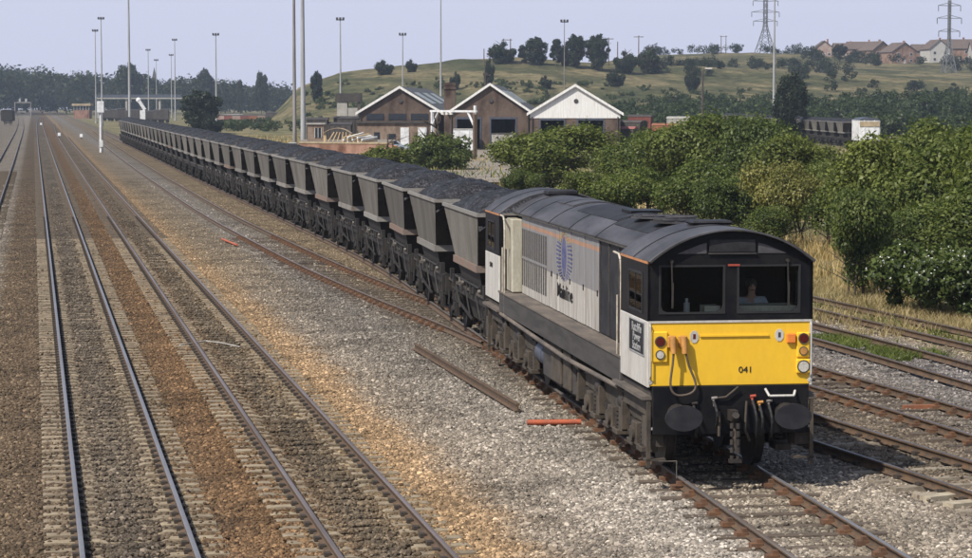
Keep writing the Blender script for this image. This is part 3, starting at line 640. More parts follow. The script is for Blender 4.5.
for x0, x1 in ((-1.17, -.09), (.10, 1.14)):
    wm = MB()
    for a, b_, z0, z1 in ((x0, x0 + .035, WZ0, WZ1), (x1 - .035, x1, WZ0, WZ1), (x0 + .035, x1 - .035, WZ0, WZ0 + .03), (x0 + .035, x1 - .035, WZ1 - .03, WZ1)): wm.box(a, b_, f0 - .012, f1 - .01, z0, z1)
    for cx, cz, sx, sz in ((x0 + .035, WZ0 + .03, 1, 1), (x1 - .035, WZ0 + .03, -1, 1)): wm.prism([(cx, cz), (cx + sx * .11, cz), (cx + sx * .03, cz + sz * .03), (cx, cz + sz * .11)], f0 - .011, f1 - .012, 'y')
    wo_ = wm.build('windscreen', M['rubber'], front)
    MB().box(x0 + .03, x1 - .03, f0 + .03, f0 + .036, WZ0 + .02, WZ1 - .02).build('pane', M['glass'], wo_)
    wp = MB(); px_ = x0 + .2 if x0 < 0 else x1 - .22; wp.bar((px_, f0 - .03, WZ1 + .06), (px_ + .02, f0 - .03, WZ0 + .12), .02); wp.bar((px_ + .015, f0 - .034, WZ0 + .1), (px_ + .02, f0 - .034, WZ0 + .5), .028); wp.cyl((px_, f0, WZ1 + .06), (px_, f0 - .045, WZ1 + .06), .03, n=8)
    wp.build('wiper', M['bogie_dark'], wo_)
hc = MB(); hc.box(-.36, .40, f0 - .03, f0 + .002, 3.615, 3.83); h = hc.build('headcode_panel', M['roof_black'], front, bevel=.01)
MB().box(-.37, .41, f0 - .036, f0 - .002, 3.59, 3.612).build('sill', M['solebar'], h)
for s, a in ((-1, -.40), (1, .44)):
    gp = MB(); gp.prism([(a, 3.60), (a, 3.77), (a + s * .12, 3.74), (a + s * .47, 3.60)] if s > 0 else [(a, 3.60), (a - .47, 3.60), (a - .12, 3.74), (a, 3.77)], f0 - .008, f0 + .001, 'y'); gp.build('forehead_panel', M['loco_roof'], front)
MB().box(-.05, .14, f0 - .025, f0 - .001, 3.40, 3.43).build('pillar_lamp', M['red'], front)
# cab interior
ds = MB(); ds.box(-.40, -.14, .71, 1.05, 2.60, 2.755); ds.box(.16, 1.10, .71, 1.2, 2.60, 2.75); ds.build('driving_desk', M['cream'], front)
MB().box(.16, 1.10, .74, 1.2, 1.56, 2.598).build('desk_pedestal', M['cab_in'], front)
ct = MB(); ct.cyl((-.66, .85, 2.55), (-.66, .85, 2.80), .05, n=10); ct.cyl((-.66, .85, 2.8), (-.66, .85, 2.87), .025, n=8); ct.build('control_stand', M['galv'], front)
MB().box(.38, .86, 1.55, 2.0, 2.02, 2.20).box(.56, .68, 1.7, 1.9, 1.56, 2.02).box(.40, .84, 1.98, 2.07, 2.2, 2.8).build('driver_seat', M['rubber'], front, bevel=.03)
# marker lights, jumpers, notices, number
def lamp(x, z, r, m, par):
    lm = MB(); lm.cyl((x, f0 + .0, z), (x, f0 - .055, z), r * 1.25, r * 1.2, n=16); l = lm.build('lamp_rim', M['solebar'], par)
    MB().cyl((x, f0 - .03, z), (x, f0 - .058, z), r, r * .96, n=16).build('lens', m, l)
pl = MB().box(-1.285, -1.02, f0 - .035, f0 + .004, 1.87, 2.37).build('marker_light', M['yellow'], front, bevel=.02); lamp(-1.15, 2.21, .072, M['lens_red'], front); lamp(-1.15, 2.0, .062, M['lens_clear'], front)
pr_ = MB().box(1.08, 1.30, f0 - .035, f0 + .004, 1.92, 2.33).box(1.07, 1.305, f0 - .05, f0 + .004, 1.665, 1.90).build('marker_light', M['yellow'], front, bevel=.02)
lamp(1.19, 2.23, .072, M['lens_red'], front); lamp(1.19, 2.03, .06, M['brass'], front); lamp(1.19, 1.78, .088, M['lens_clear'], front)
hb = MB(); hb.box(-.5, .62, f0 - .022, f0 + .003, 2.275, 2.30); hb.build('lamp_rail', M['yellow'], front)
for x in (-.96, -.78):
    jm = MB(); jm.box(x - .07, x + .07, f0 - .05, f0 + .002, 2.10, 2.30); j = jm.build('jumper_socket', M['brass'], front, bevel=.02)
    MB().cyl((x, f0 - .09, 2.28), (x + .01, f0 - .13, 2.02), .055, .045, n=10).build('plug', M['brass'], j)
cb = MB(); pts = []
for t in np.linspace(0, 1, 22):
    a = -.95 + t * .0; x = -.95 + .19 * t + (-.10 * math.sin(math.pi * min(1, t * 2)) if t < .5 else .21 * math.sin(math.pi * (t - .5) * 2)); z = 2.04 - .68 * math.sin(math.pi * t) ** .62
    pts.append((x, f0 - .13 - .05 * math.sin(math.pi * t), z))
cb.tube(pts, .019, 8); cb.build('jumper_cable', M['rubber_grey'], front)
for x, z in ((-.59, 2.275), (.80, 2.285)):
    nb = MB(); pts = [(x + .075 * math.cos(a), z + .105 * math.sin(a)) for a in np.linspace(math.pi / 8, 2 * math.pi + math.pi / 8, 9)[:-1]]; nb.prism(pts, f0 - .006, f0 + .003, 'y'); n_ = nb.build('notice', M['white'], front)
    ng_ = MB(); ng_.box(x - .02, x + .022, f0 - .009, f0 - .004, z - .035, z + .045); ng_.build('symbol', M['lens_red'] if x < 0 else M['solebar'], n_)
MB().box(.915, 1.06, f0 - .06, f0 + .002, 2.16, 2.31).build('orange_socket', M['orange_box'], front, bevel=.012)
def text(s, name, size, m, parent, loc, rot, sx=1.0, ext=.003, align='CENTER'):
    cu = bpy.data.curves.new(name, 'FONT'); cu.body = s; cu.size = size; cu.align_x = align; cu.align_y = 'CENTER'; cu.extrude = ext; cu.offset = 0 if name == 'number' else size * .012
    o = bpy.data.objects.new(name, cu); COL.objects.link(o); bpy.context.view_layer.update()
    me = bpy.data.meshes.new_from_object(o.evaluated_get(bpy.context.evaluated_depsgraph_get())); bpy.data.objects.remove(o)
    me.materials.clear(); me.materials.append(m); q = link(name, me, parent, loc); q.rotation_euler = rot; q.scale = (sx, 1, 1); return q
text('041', 'number', .14, M['roof_black'], fp, (.25, f0 - .002, 1.735), (R(90), 0, 0), 1.12)
gr_ = MB()
for x0 in (-1.33, 1.33):
    gr_.tube([(x0 * .985, f0 - .02, 1.62), (x0 * .985, f0 - .06, 1.66), (x0 * .985, f0 - .06, 2.44), (x0 * .985, f0 - .02, 2.48)], .013, 6)
gr_.build('grab_rail', M['white'], front)
# nameplate
npl = MB().box(-HW - .012, -HW + .002, .83, 1.98, 1.97, 2.47).build('nameplate', M['roof_black'], front)
nf = MB()
for a, b_, z0, z1 in ((.80, .83, 1.95, 2.49), (1.98, 2.01, 1.95, 2.49), (.83, 1.98, 1.95, 1.97), (.83, 1.98, 2.47, 2.49)): nf.box(-HW - .016, -HW + .002, a, b_, z0, z1)
nf.build('frame', M['galv'], npl)
for s_, z, sz in (('Ratcliffe', 2.36, .20), ('Power', 2.21, .19), ('Station', 2.06, .19)): text(s_, 'lettering', sz, M['galv'], npl, (-HW - .013, 1.40, z), (R(90), 0, R(-90)), 1.2)
# buffers and drag gear
bm_ = MB(); bm_.box(-1.27, 1.27, .52, .72, .72, 1.495); bb = bm_.build('buffer_beam', M['black'], loco, bevel=.01)
for x in (-.88, .88):
    hd = MB(); n = 20
    ring = [(x + .30 * math.cos(2*math.pi*i/n), 1.05 + .205 * math.sin(2*math.pi*i/n)) for i in range(n)]
    hd.prism(ring, .0, .045, 'y'); b_ = hd.build('buffer', M['buffer'], loco, bevel=.012)
    MB().cyl((x, .045, 1.05), (x, .3, 1.05), .12, n=14).cyl((x, .3, 1.05), (x, .54, 1.05), .17, n=14).build('shank', M['bogie_dark'], b_)
hk = MB(); hk.box(-.06, .06, .28, .55, .95, 1.12); hk.cyl((0, .2, 1.06), (0, .3, .98), .06, n=8)
for i in range(5): hk.cyl((-.05, .24, .93 - i * .13), (-.05, .24, .85 - i * .13), .035, n=8); hk.cyl((.05, .24, .93 - i * .13), (.05, .24, .84 - i * .13), .035, n=8)
hk.box(-.1, .1, .2, .28, .30, .36); hk.build('coupling', M['bogie_dark'], loco)
def hose(x, z, m, dx=.1, dz=.55):
    mb = MB(); pts = [(x + dx * t, .5 - .18 * math.sin(math.pi * t), z - dz * t) for t in np.linspace(0, 1, 8)]; mb.tube(pts, .024, 7); o = mb.build('air_hose', M['rubber'], loco)
    k = MB(); k.cyl((x - .03, .48, z + .02), (x + .06, .48, z + .03), .026, n=8); k.cyl((x, .47, z), (x + .01, .45, z - .10), .02, n=8); k.build('air_cock', m, o)
hose(-.30, 1.28, M['steel'], .06, .42); hose(.33, 1.30, M['red'], .08, .62); hose(.45, 1.2, M['brass'], .04, .5); hose(.60, 1.22, M['steel'], .05, .55); hose(-.62, 1.2, M['bogie_dark'], .04, .5)
MB().tube([(.55, .5, 1.44), (.60, .42, 1.33), (1.0, .42, 1.33), (1.04, .5, 1.40)], .022, 6).build('shunter_handle', M['white'], loco)
pp = MB(); pp.tube([(-.3, .48, 1.3), (-.1, .46, 1.32), (.1, .46, 1.48)], .02, 6); pp.tube([(.05, .47, 1.1), (.05, .44, .6), (.09, .44, .42)], .03, 6); pp.tube([(-.2, .47, 1.1), (-.22, .42, .7)], .025, 6)
pp.tube([(.24, .47, 1.25), (.2, .4, .8), (.28, .42, .62)], .022, 6); pp.build('pipework', M['bogie'], loco)
# body between the cabs
bd = MB(); bd.box(-HW, HW, 2.82, 16.98, 1.27, 1.715); bd.build('solebar', M['solebar'], loco, bevel=.02)
MB().box(-HW - .02, HW + .02, 2.80, 17.0, 1.718, 1.75).build('walkway', M['ledge'], loco)
us = MB()
for y0, y1 in ((.66, 2.82), (16.98, 19.14)): us.box(-1.28, 1.28, y0, y1, .98, 1.415)
us.build('underframe', M['frame_black'], loco)
stp = MB()
for y0, y1 in ((.62, 3.1), (16.8, 19.1)):
    for s in (-1, 1): x0, x1 = sorted((s * 1.27, s * 1.43)); stp.box(x0, x1, y0, y1, 1.275, 1.33)
stp.build('side_step', M['ledge'], loco)
HX_ = .96; HY0, HY1 = 2.82, 16.98
MB().box(-HX_ + .035, HX_ - .035, HY0, HY1, 1.752, 3.50).build('hood', M['dark_in'], loco)
MB().box(-HX_, -HX_ + .034, 2.9, 6.75, 1.78, 3.46).box(HX_ - .034, HX_, 2.9, 6.75, 1.78, 3.46).build('intake_panel', M['roof_black'], loco)
ig = MB()
for s in (-1, 1):
    for k in range(5):
        y = 3.0 + k * .92; x0, x1 = sorted((s * HX_, s * (HX_ + .02))); ig.box(x0, x1, y, y + .05, 1.80, 3.44)
    x0, x1 = sorted((s * HX_, s * (HX_ + .02)))
    for z in (2.1, 2.62, 3.1): ig.box(x0, x1, 3.051, 3.919, z, z + .03)
ig.build('intake_grille_bars', M['solebar'], loco)
for s in (-1, 1):
    y = 6.8; wd = .735
    for k in range(8):
        x0, x1 = sorted((s * (HX_ - .03), s * (HX_ + (.004 if k % 2 else .012))))
        d = MB().box(x0, x1, y + .02, y + wd - .02, 1.765, 3.47).build('door_panel', M['hood'], loco, bevel=.01)
        if k % 2 == 0 or k > 5:
            hx = s * (HX_ + .02); MB().box(min(hx, hx - s * .02), max(hx, hx - s * .02), y + .07, y + .16, 2.42, 2.53).build('latch', M['black'], d)
        y += wd
    x0, x1 = sorted((s * (HX_ - .03), s * HX_))
    for k in range(3): MB().box(x0, x1, 12.685 + k * 1.14, 12.685 + (k + 1) * 1.14 - .02, 1.765, 3.47).build('louvre_panel', M['hood'], loco)
    for k in range(12):
        yc = 12.76 + k * .285; x0, x1 = sorted((s * (HX_ + .001), s * (HX_ + .006)))
        for z0, z1 in ((1.95, 2.54), (2.60, 3.20)): MB().box(x0, x1, yc, yc + .17, z0, z1).build('louvre_slot', M['louvre'], loco)
    x0, x1 = sorted((s * .94, s * (HX_ + .22))); MB().box(x0, x1, 16.12, 16.95, 1.765, 3.40).build('end_cabinet', M['cream'], loco, bevel=.02)
    x0, x1 = sorted((s * (HX_ - .02), s * (HX_ + .05))); MB().box(x0, x1, 2.75, 17.0, 3.475, 3.512).build('gutter', M['cream'], loco)
hr = MB(); pr = arc(1.05, 3.515, 3.93, 28); hr.prism(pr, HY0 + .02, HY1 - .02, 'y', smooth=True); hr.build('hood_roof', M['loco_roof'], loco)
for y in (6.75, 9.6, 12.0, 14.4, 16.0):
    sm_ = MB(); shell_arc(sm_, [(x * 1.006, z + .008) for x, z in pr], .02, y, y + .045); sm_.build('roof_seam', M['roof_black'], loco)
def roof_plate(y0, y1, x0, x1, h, m, name):
    mb = MB(); a = [(x, z + h) for x, z in arc(1.05, 3.515, 3.93, 40) if x0 <= x <= x1]; b_ = [(x, z - .02) for x, z in arc(1.05, 3.515, 3.93, 40) if x0 <= x <= x1][::-1]
    mb.prism(a + b_, y0, y1, 'y'); return mb.build(name, m, loco)
roof_plate(6.9, 11.1, -.62, .8, .012, M['roof_black'], 'roof_hatch'); roof_plate(3.0, 6.6, -.72, .72, .014, M['roof_black'], 'roof_hatch')
ex = MB(); ex.box(-.25, .35, 7.4, 8.3, 3.93, 3.975); ex.build('exhaust_port', M['black'], loco)
for yc in (3.9, 5.6):
    fn = MB(); fn.cyl((0, yc, 3.93), (0, yc, 3.965), .6, n=24, caps=False); fn.cyl((0, yc, 3.93), (0, yc, 3.95), .58, n=24, mi=1)
    for k in range(6): a = math.pi * k / 6; fn.bar((-.58 * math.cos(a), yc - .58 * math.sin(a), 3.96), (.58 * math.cos(a), yc + .58 * math.sin(a), 3.96), .02)
    fn.build('roof_fan', [M['loco_roof'], M['black']], loco)
for yc in (12.2, 13.3): roof_plate(yc, yc + .9, -.5, .5, .025, M['loco_roof'], 'roof_hatch')
hn = MB(); hn.box(-.35, .35, 16.3, 16.9, 3.92, 4.03); hn.build('horn_box', M['roof_black'], loco, bevel=.03)
hn = MB(); hn.box(-.32, .38, 2.0, 2.55, 3.985, 4.05); hn.build('horn_box', M['roof_black'], loco, bevel=.03)
# handrails at the cab doors
for y0, y1 in ((2.86, 3.55), (16.25, 16.9)):
    for s in (-1, 1):
        h = MB(); x = s * 1.33; h.tube([(x, y0, 1.25), (x, y0, 3.15), (x, y0 + .06, 3.36), (x, y0 + .2, 3.45), (x, y1 - .05, 3.46)], .021, 8); h.tube([(x, y0 + .32, 1.75), (x, y0 + .32, 2.75)], .018, 6); h.build('handrail', M['cream_rail'], loco)
        x0, x1 = sorted((s * 1.05, s * 1.30)); MB().box(x0, x1, y0 + .18, y0 + .22, 2.72, 3.40).build('door_pillar', M['cream'], loco)
# emblem and lettering on the doors
em = empty('emblem', (0, 0, 0)); em.parent = loco
xs_ = -HX_ - .0155
eb = MB(); E = [(10.55 + .27 * math.sin(t) * abs(math.sin(t)) ** .2, 2.93 + .40 * math.cos(t)) for t in np.linspace(0, 2*math.pi, 29)[:-1]]; eb.prism([(y, z) for y, z in E], xs_, xs_ + .004, 'x')
M['emblem_blue'] = mat('emblem blue', (0.055, 0.06, 0.175), (0.11, 0.115, 0.2), ns=5, rough=.6); M['emblem_gold'] = mat('emblem gold', (0.32, 0.25, 0.12), ns=5, rough=.5)
eb.build('wheel_lens', M['emblem_blue'], em)
et = MB(); eg = MB()
for k in range(36):
    a = 2 * math.pi * k / 36; r1, r0 = (.98, .44)
    c_, s_ = math.cos(a), math.sin(a)
    y0_, z0_ = 10.55 + (.30 + .12 * abs(s_) * 0) * s_ if False else 10.55 + .42 * s_, 2.93 + .44 * c_; y1_, z1_ = 10.55 + .92 * s_, 2.93 + .50 * c_
    tgt = eg if c_ > .55 else et; wy, wz = .017 * c_, -.017 * s_
    tgt.hexa([(xs_, y0_ - wy, z0_ - wz), (xs_ + .004, y0_ - wy, z0_ - wz), (xs_ + .004, y0_ + wy, z0_ + wz), (xs_, y0_ + wy, z0_ + wz), (xs_, y1_ - wy, z1_ - wz), (xs_ + .004, y1_ - wy, z1_ - wz), (xs_ + .004, y1_ + wy, z1_ + wz), (xs_, y1_ + wy, z1_ + wz)])
et.build('wheel_teeth', M['emblem_blue'], em); eg.build('gold_teeth', M['emblem_gold'], em)
text('Mainline', 'lettering', .40, M['black'], loco, (xs_, 10.45, 2.20), (R(90), 0, R(-90)), 1.35)
text('58041', 'lettering', .16, M['black'], rear, (-HW - .003, 18.2, 2.25), (R(90), 0, R(-90)), 1.3)
# bogies, tank, reservoirs
def bogie(yc):
    b_ = empty('bogie', (0, yc, 0)); b_.parent = loco
    fr_ = MB()
    for s in (-1, 1):
        x0, x1 = sorted((s * 1.02, s * 1.18))
        prf = [(-2.75, .78), (-2.75, .98), (-1.5, 1.06), (1.5, 1.06), (2.75, .98), (2.75, .78), (1.6, .76), (1.2, .86), (.9, .86), (.55, .74), (-.55, .74), (-.9, .86), (-1.2, .86), (-1.6, .76)]
        fr_.prism(prf, x0, x1, 'x')
    fr_.box(-1.1, 1.1, -2.72, -2.6, .7, 1.0); fr_.box(-1.1, 1.1, 2.6, 2.72, .7, 1.0); fr_.build('bogie_frame', M['bogie'], b_, bevel=.015)
    for dy in (-2.09, 0, 2.09):
        wh = MB()
        for s in (-1, 1):
            wh.cyl((s * .69, dy, .56), (s * .82, dy, .56), .56, n=28); wh.cyl((s * .66, dy, .56), (s * .69, dy, .56), .59, n=28); wh.cyl((s * .82, dy, .56), (s * .86, dy, .56), .2, n=14)
        wh.cyl((-.7, dy, .56), (.7, dy, .56), .1, n=10); wh.build('wheelset', M['bogie_dark'], b_)
        for s in (-1, 1):
            x0, x1 = sorted((s * .98, s * 1.26)); ab = MB(); ab.box(x0, x1, dy - .2, dy + .2, .36, .74); ab.box(x0, x1, dy - .62, dy - .21, .30, .40); ab.box(x0, x1, dy + .21, dy + .62, .30, .40); ab.cyl((s * 1.26, dy, .54), (s * 1.31, dy, .54), .14, n=12); ab.build('axle_box', M['bogie'], b_, bevel=.015)
            spg = MB()
            for oy in (-.43, .43):
                for k in range(5): spg.cyl((s * 1.12, dy + oy, .41 + k * .075), (s * 1.12, dy + oy, .455 + k * .075), .125, n=10)
            spg.build('coil_spring', M['bogie_dark'], b_)
            dm = MB(); dm.cyl((s * 1.24, dy + .95, .45), (s * 1.24, dy + .95, .80), .07, n=8); dm.cyl((s * 1.24, dy + .95, .8), (s * 1.24, dy + .95, 1.1), .04, n=8); dm.box(*sorted((s * 1.16, s * 1.3)), dy + .75, dy + .88, .50, .98); dm.box(*sorted((s * 1.14, s * 1.26)), dy - .98, dy - .80, .44, .9); dm.build('damper', M['bogie'], b_)
    bc = MB()
    for s in (-1, 1):
        for dy in (-1.05, 1.05): bc.cyl((s * 1.17, dy - .12, .93), (s * 1.17, dy + .2, .93), .13, n=12); bc.bar((s * 1.2, dy - .5, .62), (s * 1.2, dy + .5, .84), .05)
        bc.tube([(s * 1.2, -2.6, 1.02), (s * 1.22, -1.0, 1.12), (s * 1.22, 1.0, 1.12), (s * 1.2, 2.6, 1.02)], .025, 6); bc.box(*sorted((s * 1.1, s * 1.2)), -2.95, -2.76, .5, 1.0)
    bc.build('brake_gear', M['bogie_dark'], b_)
bogie(4.2); bogie(15.6)
MB().box(-1.22, 1.22, 8.0, 11.6, .42, 1.24).build('fuel_tank', M['solebar'], loco, bevel=.05)
MB().box(-1.27, -1.2, 8.1, 8.9, .5, 1.22).box(-1.27, -1.2, 9.2, 10.4, .5, 1.22).build('equipment_box', M['bogie'], loco, bevel=.02)
M['blue_grey'] = mat('blue grey tank', (0.07, 0.08, 0.11), ns=3, rough=.5)
for s in (-1, 1): rs_ = MB(); rs_.cyl((s * 1.0, 11.75, .82), (s * 1.0, 12.5, .82), .26, n=16); rs_.ball((s * 1.0, 11.75, .82), .26, .10, .26); rs_.build('air_reservoir', M['blue_grey'], loco)
sp_ = MB()
for s in (-1, 1): sp_.tube([(s * 1.33, 16.9, 1.24), (s * 1.36, 12.4, 1.20), (s * 1.36, 8.0, 1.15), (s * 1.33, 3.0, 1.2)], .045, 8)
sp_.build('side_pipe', M['ledge'], loco)
sw_ = MB()
for y in (.85, 18.95):
    for s in (-1, 1):
        sw_.box(*sorted((s * 1.08, s * 1.34)), y - .22, y + .2, .52, .98); sw_.box(*sorted((s * 1.3, s * 1.36)), y - .3, y - .24, .2, 1.25); sw_.box(*sorted((s * 1.05, s * 1.38)), y - .3, y - .1, .30, .335)
sw_.build('cab_step', M['bogie'], loco)
MB().tube([(-1.22, .30, .335), (-.93, .30, .335), (-.93, .30, .06)], .010, 5).build('step_rung', M['ledge'], loco)
sm2 = MB()
for x in (-1.27, 1.27): sm2.box(x - .05, x + .05, .56, .62, .80, .84)
sm2.build('step_edge', M['white'], loco)
MB().box(-1.25, 1.25, 19.1, 19.3, .75, 1.4).build('buffer_beam', M['black'], loco)
for x in (-.88, .88): MB().cyl((x, 19.3, 1.05), (x, 19.75, 1.05), .14, n=12).cyl((x, 19.75, 1.05), (x, 19.8, 1.05), .26, n=16).build('buffer', M['bogie_dark'], loco)

# ------------------------------------------------------------------ driver
def person_body(name, joints, edges, m, parent=None, sub=1):
    me = bpy.data.meshes.new(name); me.from_pydata([j[:3] for j in joints], edges, []); me.materials.append(m); o = link(name, me, parent)
    sk = o.modifiers.new('skin', 'SKIN'); sk.use_smooth_shade = True
    for i, j in enumerate(joints): me.skin_vertices[0].data[i].radius = (j[3], j[4] if len(j) > 4 else j[3])
    me.skin_vertices[0].data[0].use_root = True
    sb = o.modifiers.new('smooth', 'SUBSURF'); sb.levels = sb.render_levels = sub; return o
def to_world(s_x, s_y, s_z):
    c, s = math.cos(LRZ), math.sin(LRZ); return (LX0 + s_x * c - s_y * s, LY0 + s_x * s + s_y * c, s_z)
drv = empty('person', to_world(.62, 1.72, 2.22), LRZ, 'train driver in a pale shirt sitting behind the windscreen', 'person')
J = [(0, 0, .08, .15, .12), (0, .03, .30, .14, .11), (0, .02, .50, .17, .11), (0, 0, .60, .065, .06), (0, -.01, .67, .055), (0, -.02, .74, .085, .10), (0, -.02, .83, .08, .095), (0, -.125, .75, .018),
     (-.2, 0, .54, .06), (-.25, -.12, .32, .048), (-.16, -.40, .34, .038), (-.14, -.50, .35, .03), (.2, 0, .54, .06), (.27, -.13, .32, .048), (.14, -.40, .36, .038), (.10, -.50, .37, .03),
     (-.11, -.06, .05, .09), (-.13, -.45, .04, .07), (-.13, -.48, -.36, .05), (-.13, -.62, -.39, .04), (.11, -.06, .05, .09), (.13, -.45, .04, .07), (.13, -.48, -.36, .05), (.13, -.62, -.39, .04)]
EDG = [(0, 1), (1, 2), (2, 3), (3, 4), (4, 5), (5, 6), (5, 7), (2, 8), (8, 9), (9, 10), (10, 11), (2, 12), (12, 13), (13, 14), (14, 15), (0, 16), (16, 17), (17, 18), (18, 19), (0, 20), (20, 21), (21, 22), (22, 23)]
person_body('body', J, EDG, M['skin'], drv)
JS = [(j[0], j[1], j[2], *[r * 1.14 + .008 for r in j[3:]]) for j in (J[0], J[1], J[2], J[8], J[9], (-.2, -.27, .33, .044), J[12], J[13], (.2, -.28, .335, .044))]
person_body('shirt', JS, [(0, 1), (1, 2), (2, 3), (3, 4), (4, 5), (2, 6), (6, 7), (7, 8)], M['shirt'], drv)
JT = [(j[0], j[1], j[2], *[r * 1.12 + .008 for r in j[3:]]) for j in (J[0], J[16], J[17], J[18], J[20], J[21], J[22])]
person_body('trousers', JT, [(0, 1), (1, 2), (2, 3), (0, 4), (4, 5), (5, 6)], M['solebar'], drv)
hm = MB(); hm.ball((0, .015, .80), .098, .11, .10, 12, 7); hm.build('hair', M['hair'], drv)
eyes = MB(); eyes.ball((-.035, -.112, .785), .014, .01, .011, 6, 4); eyes.ball((.035, -.112, .785), .014, .01, .011, 6, 4); eyes.build('eye', M['black'], drv)
mo = MB(); mo.box(-.03, .03, -.118, -.10, .705, .715); mo.build('mouth', M['lens_red'], drv)

# ------------------------------------------------------------------ coal wagons
def coal_mesh(seed):
    us = np.linspace(-1, 1, 15); vs_ = np.linspace(-1, 1, 33); U, V = np.meshgrid(us, vs_); x = U * 1.28; y = V * 3.28
    rg = np.random.default_rng(seed); c0 = rg.uniform(-.5, -.1)
    yy = (y - c0); prof = np.clip(1 - np.abs(yy / np.where(yy > 0, 3.05, 3.35)) ** 5.0, 0, 1)
    h = .54 * prof * np.clip(1 - np.abs(U) ** 2.4, 0, 1) ** .8 + .13 * (vnoise(x * 1.3 + seed, y * 1.1, 31) - .5) + .10 * (vnoise(x * 4 + seed, y * 4, 32) - .5) + .07 * (vnoise(x * 9, y * 9 + seed, 33) - .5)
    edge = np.clip((np.abs(y) - 2.5) / .78, 0, 1); zb = 3.22 - edge * np.where(y > 0, .75, .30)
    z = zb + h; n = len(us); i, j = np.meshgrid(np.arange(n - 1), np.arange(len(vs_) - 1)); b0 = (j * n + i).ravel()
    return np_mesh('coal_load', np.stack([x.ravel(), y.ravel(), z.ravel()], 1), np.stack([b0, b0 + 1, b0 + n + 1, b0 + n], 1), M['coal'], False)
COALS = [coal_mesh(k) for k in range(5)]
TX, TY, TZ = 1.33, 3.38, 3.30; BX, BY, BZ = 1.16, 2.15, 1.95
def hopper_mesh():
    mb = MB(); t = .035
    o = [(-TX, -TY, TZ), (TX, -TY, TZ), (TX, TY, TZ), (-TX, TY, TZ), (-BX, -BY, BZ), (BX, -BY, BZ), (BX, BY, BZ), (-BX, BY, BZ)]
    i_ = [(x * (1 - t / 1.3), y * (1 - t / 3), z) for x, y, z in o]
    V = o + i_; F = []
    for a in range(4):
        b_ = (a + 1) % 4; F += [(a, b_, b_ + 4, a + 4), (a + 8, a + 12, b_ + 12, b_ + 8), (a, a + 8, b_ + 8, b_)]
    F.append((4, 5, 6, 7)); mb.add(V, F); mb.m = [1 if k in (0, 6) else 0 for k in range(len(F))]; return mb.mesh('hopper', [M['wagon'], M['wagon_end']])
HOP = hopper_mesh()
def lip_mesh(m):
    mb = MB(); a, b_ = BX + .05, BY + .06
    for x0, x1, y0, y1 in ((-a, -a + .06, -b_, b_), (a - .06, a, -b_, b_), (-a + .06, a - .06, -b_, -b_ + .06), (-a + .06, a - .06, b_ - .06, b_)): mb.box(x0, x1, y0, y1, 1.80, 1.975)
    return mb.mesh('lip', m)
LIPS = [lip_mesh(M['wagon_lip']), lip_mesh(M['rust_lip'])]
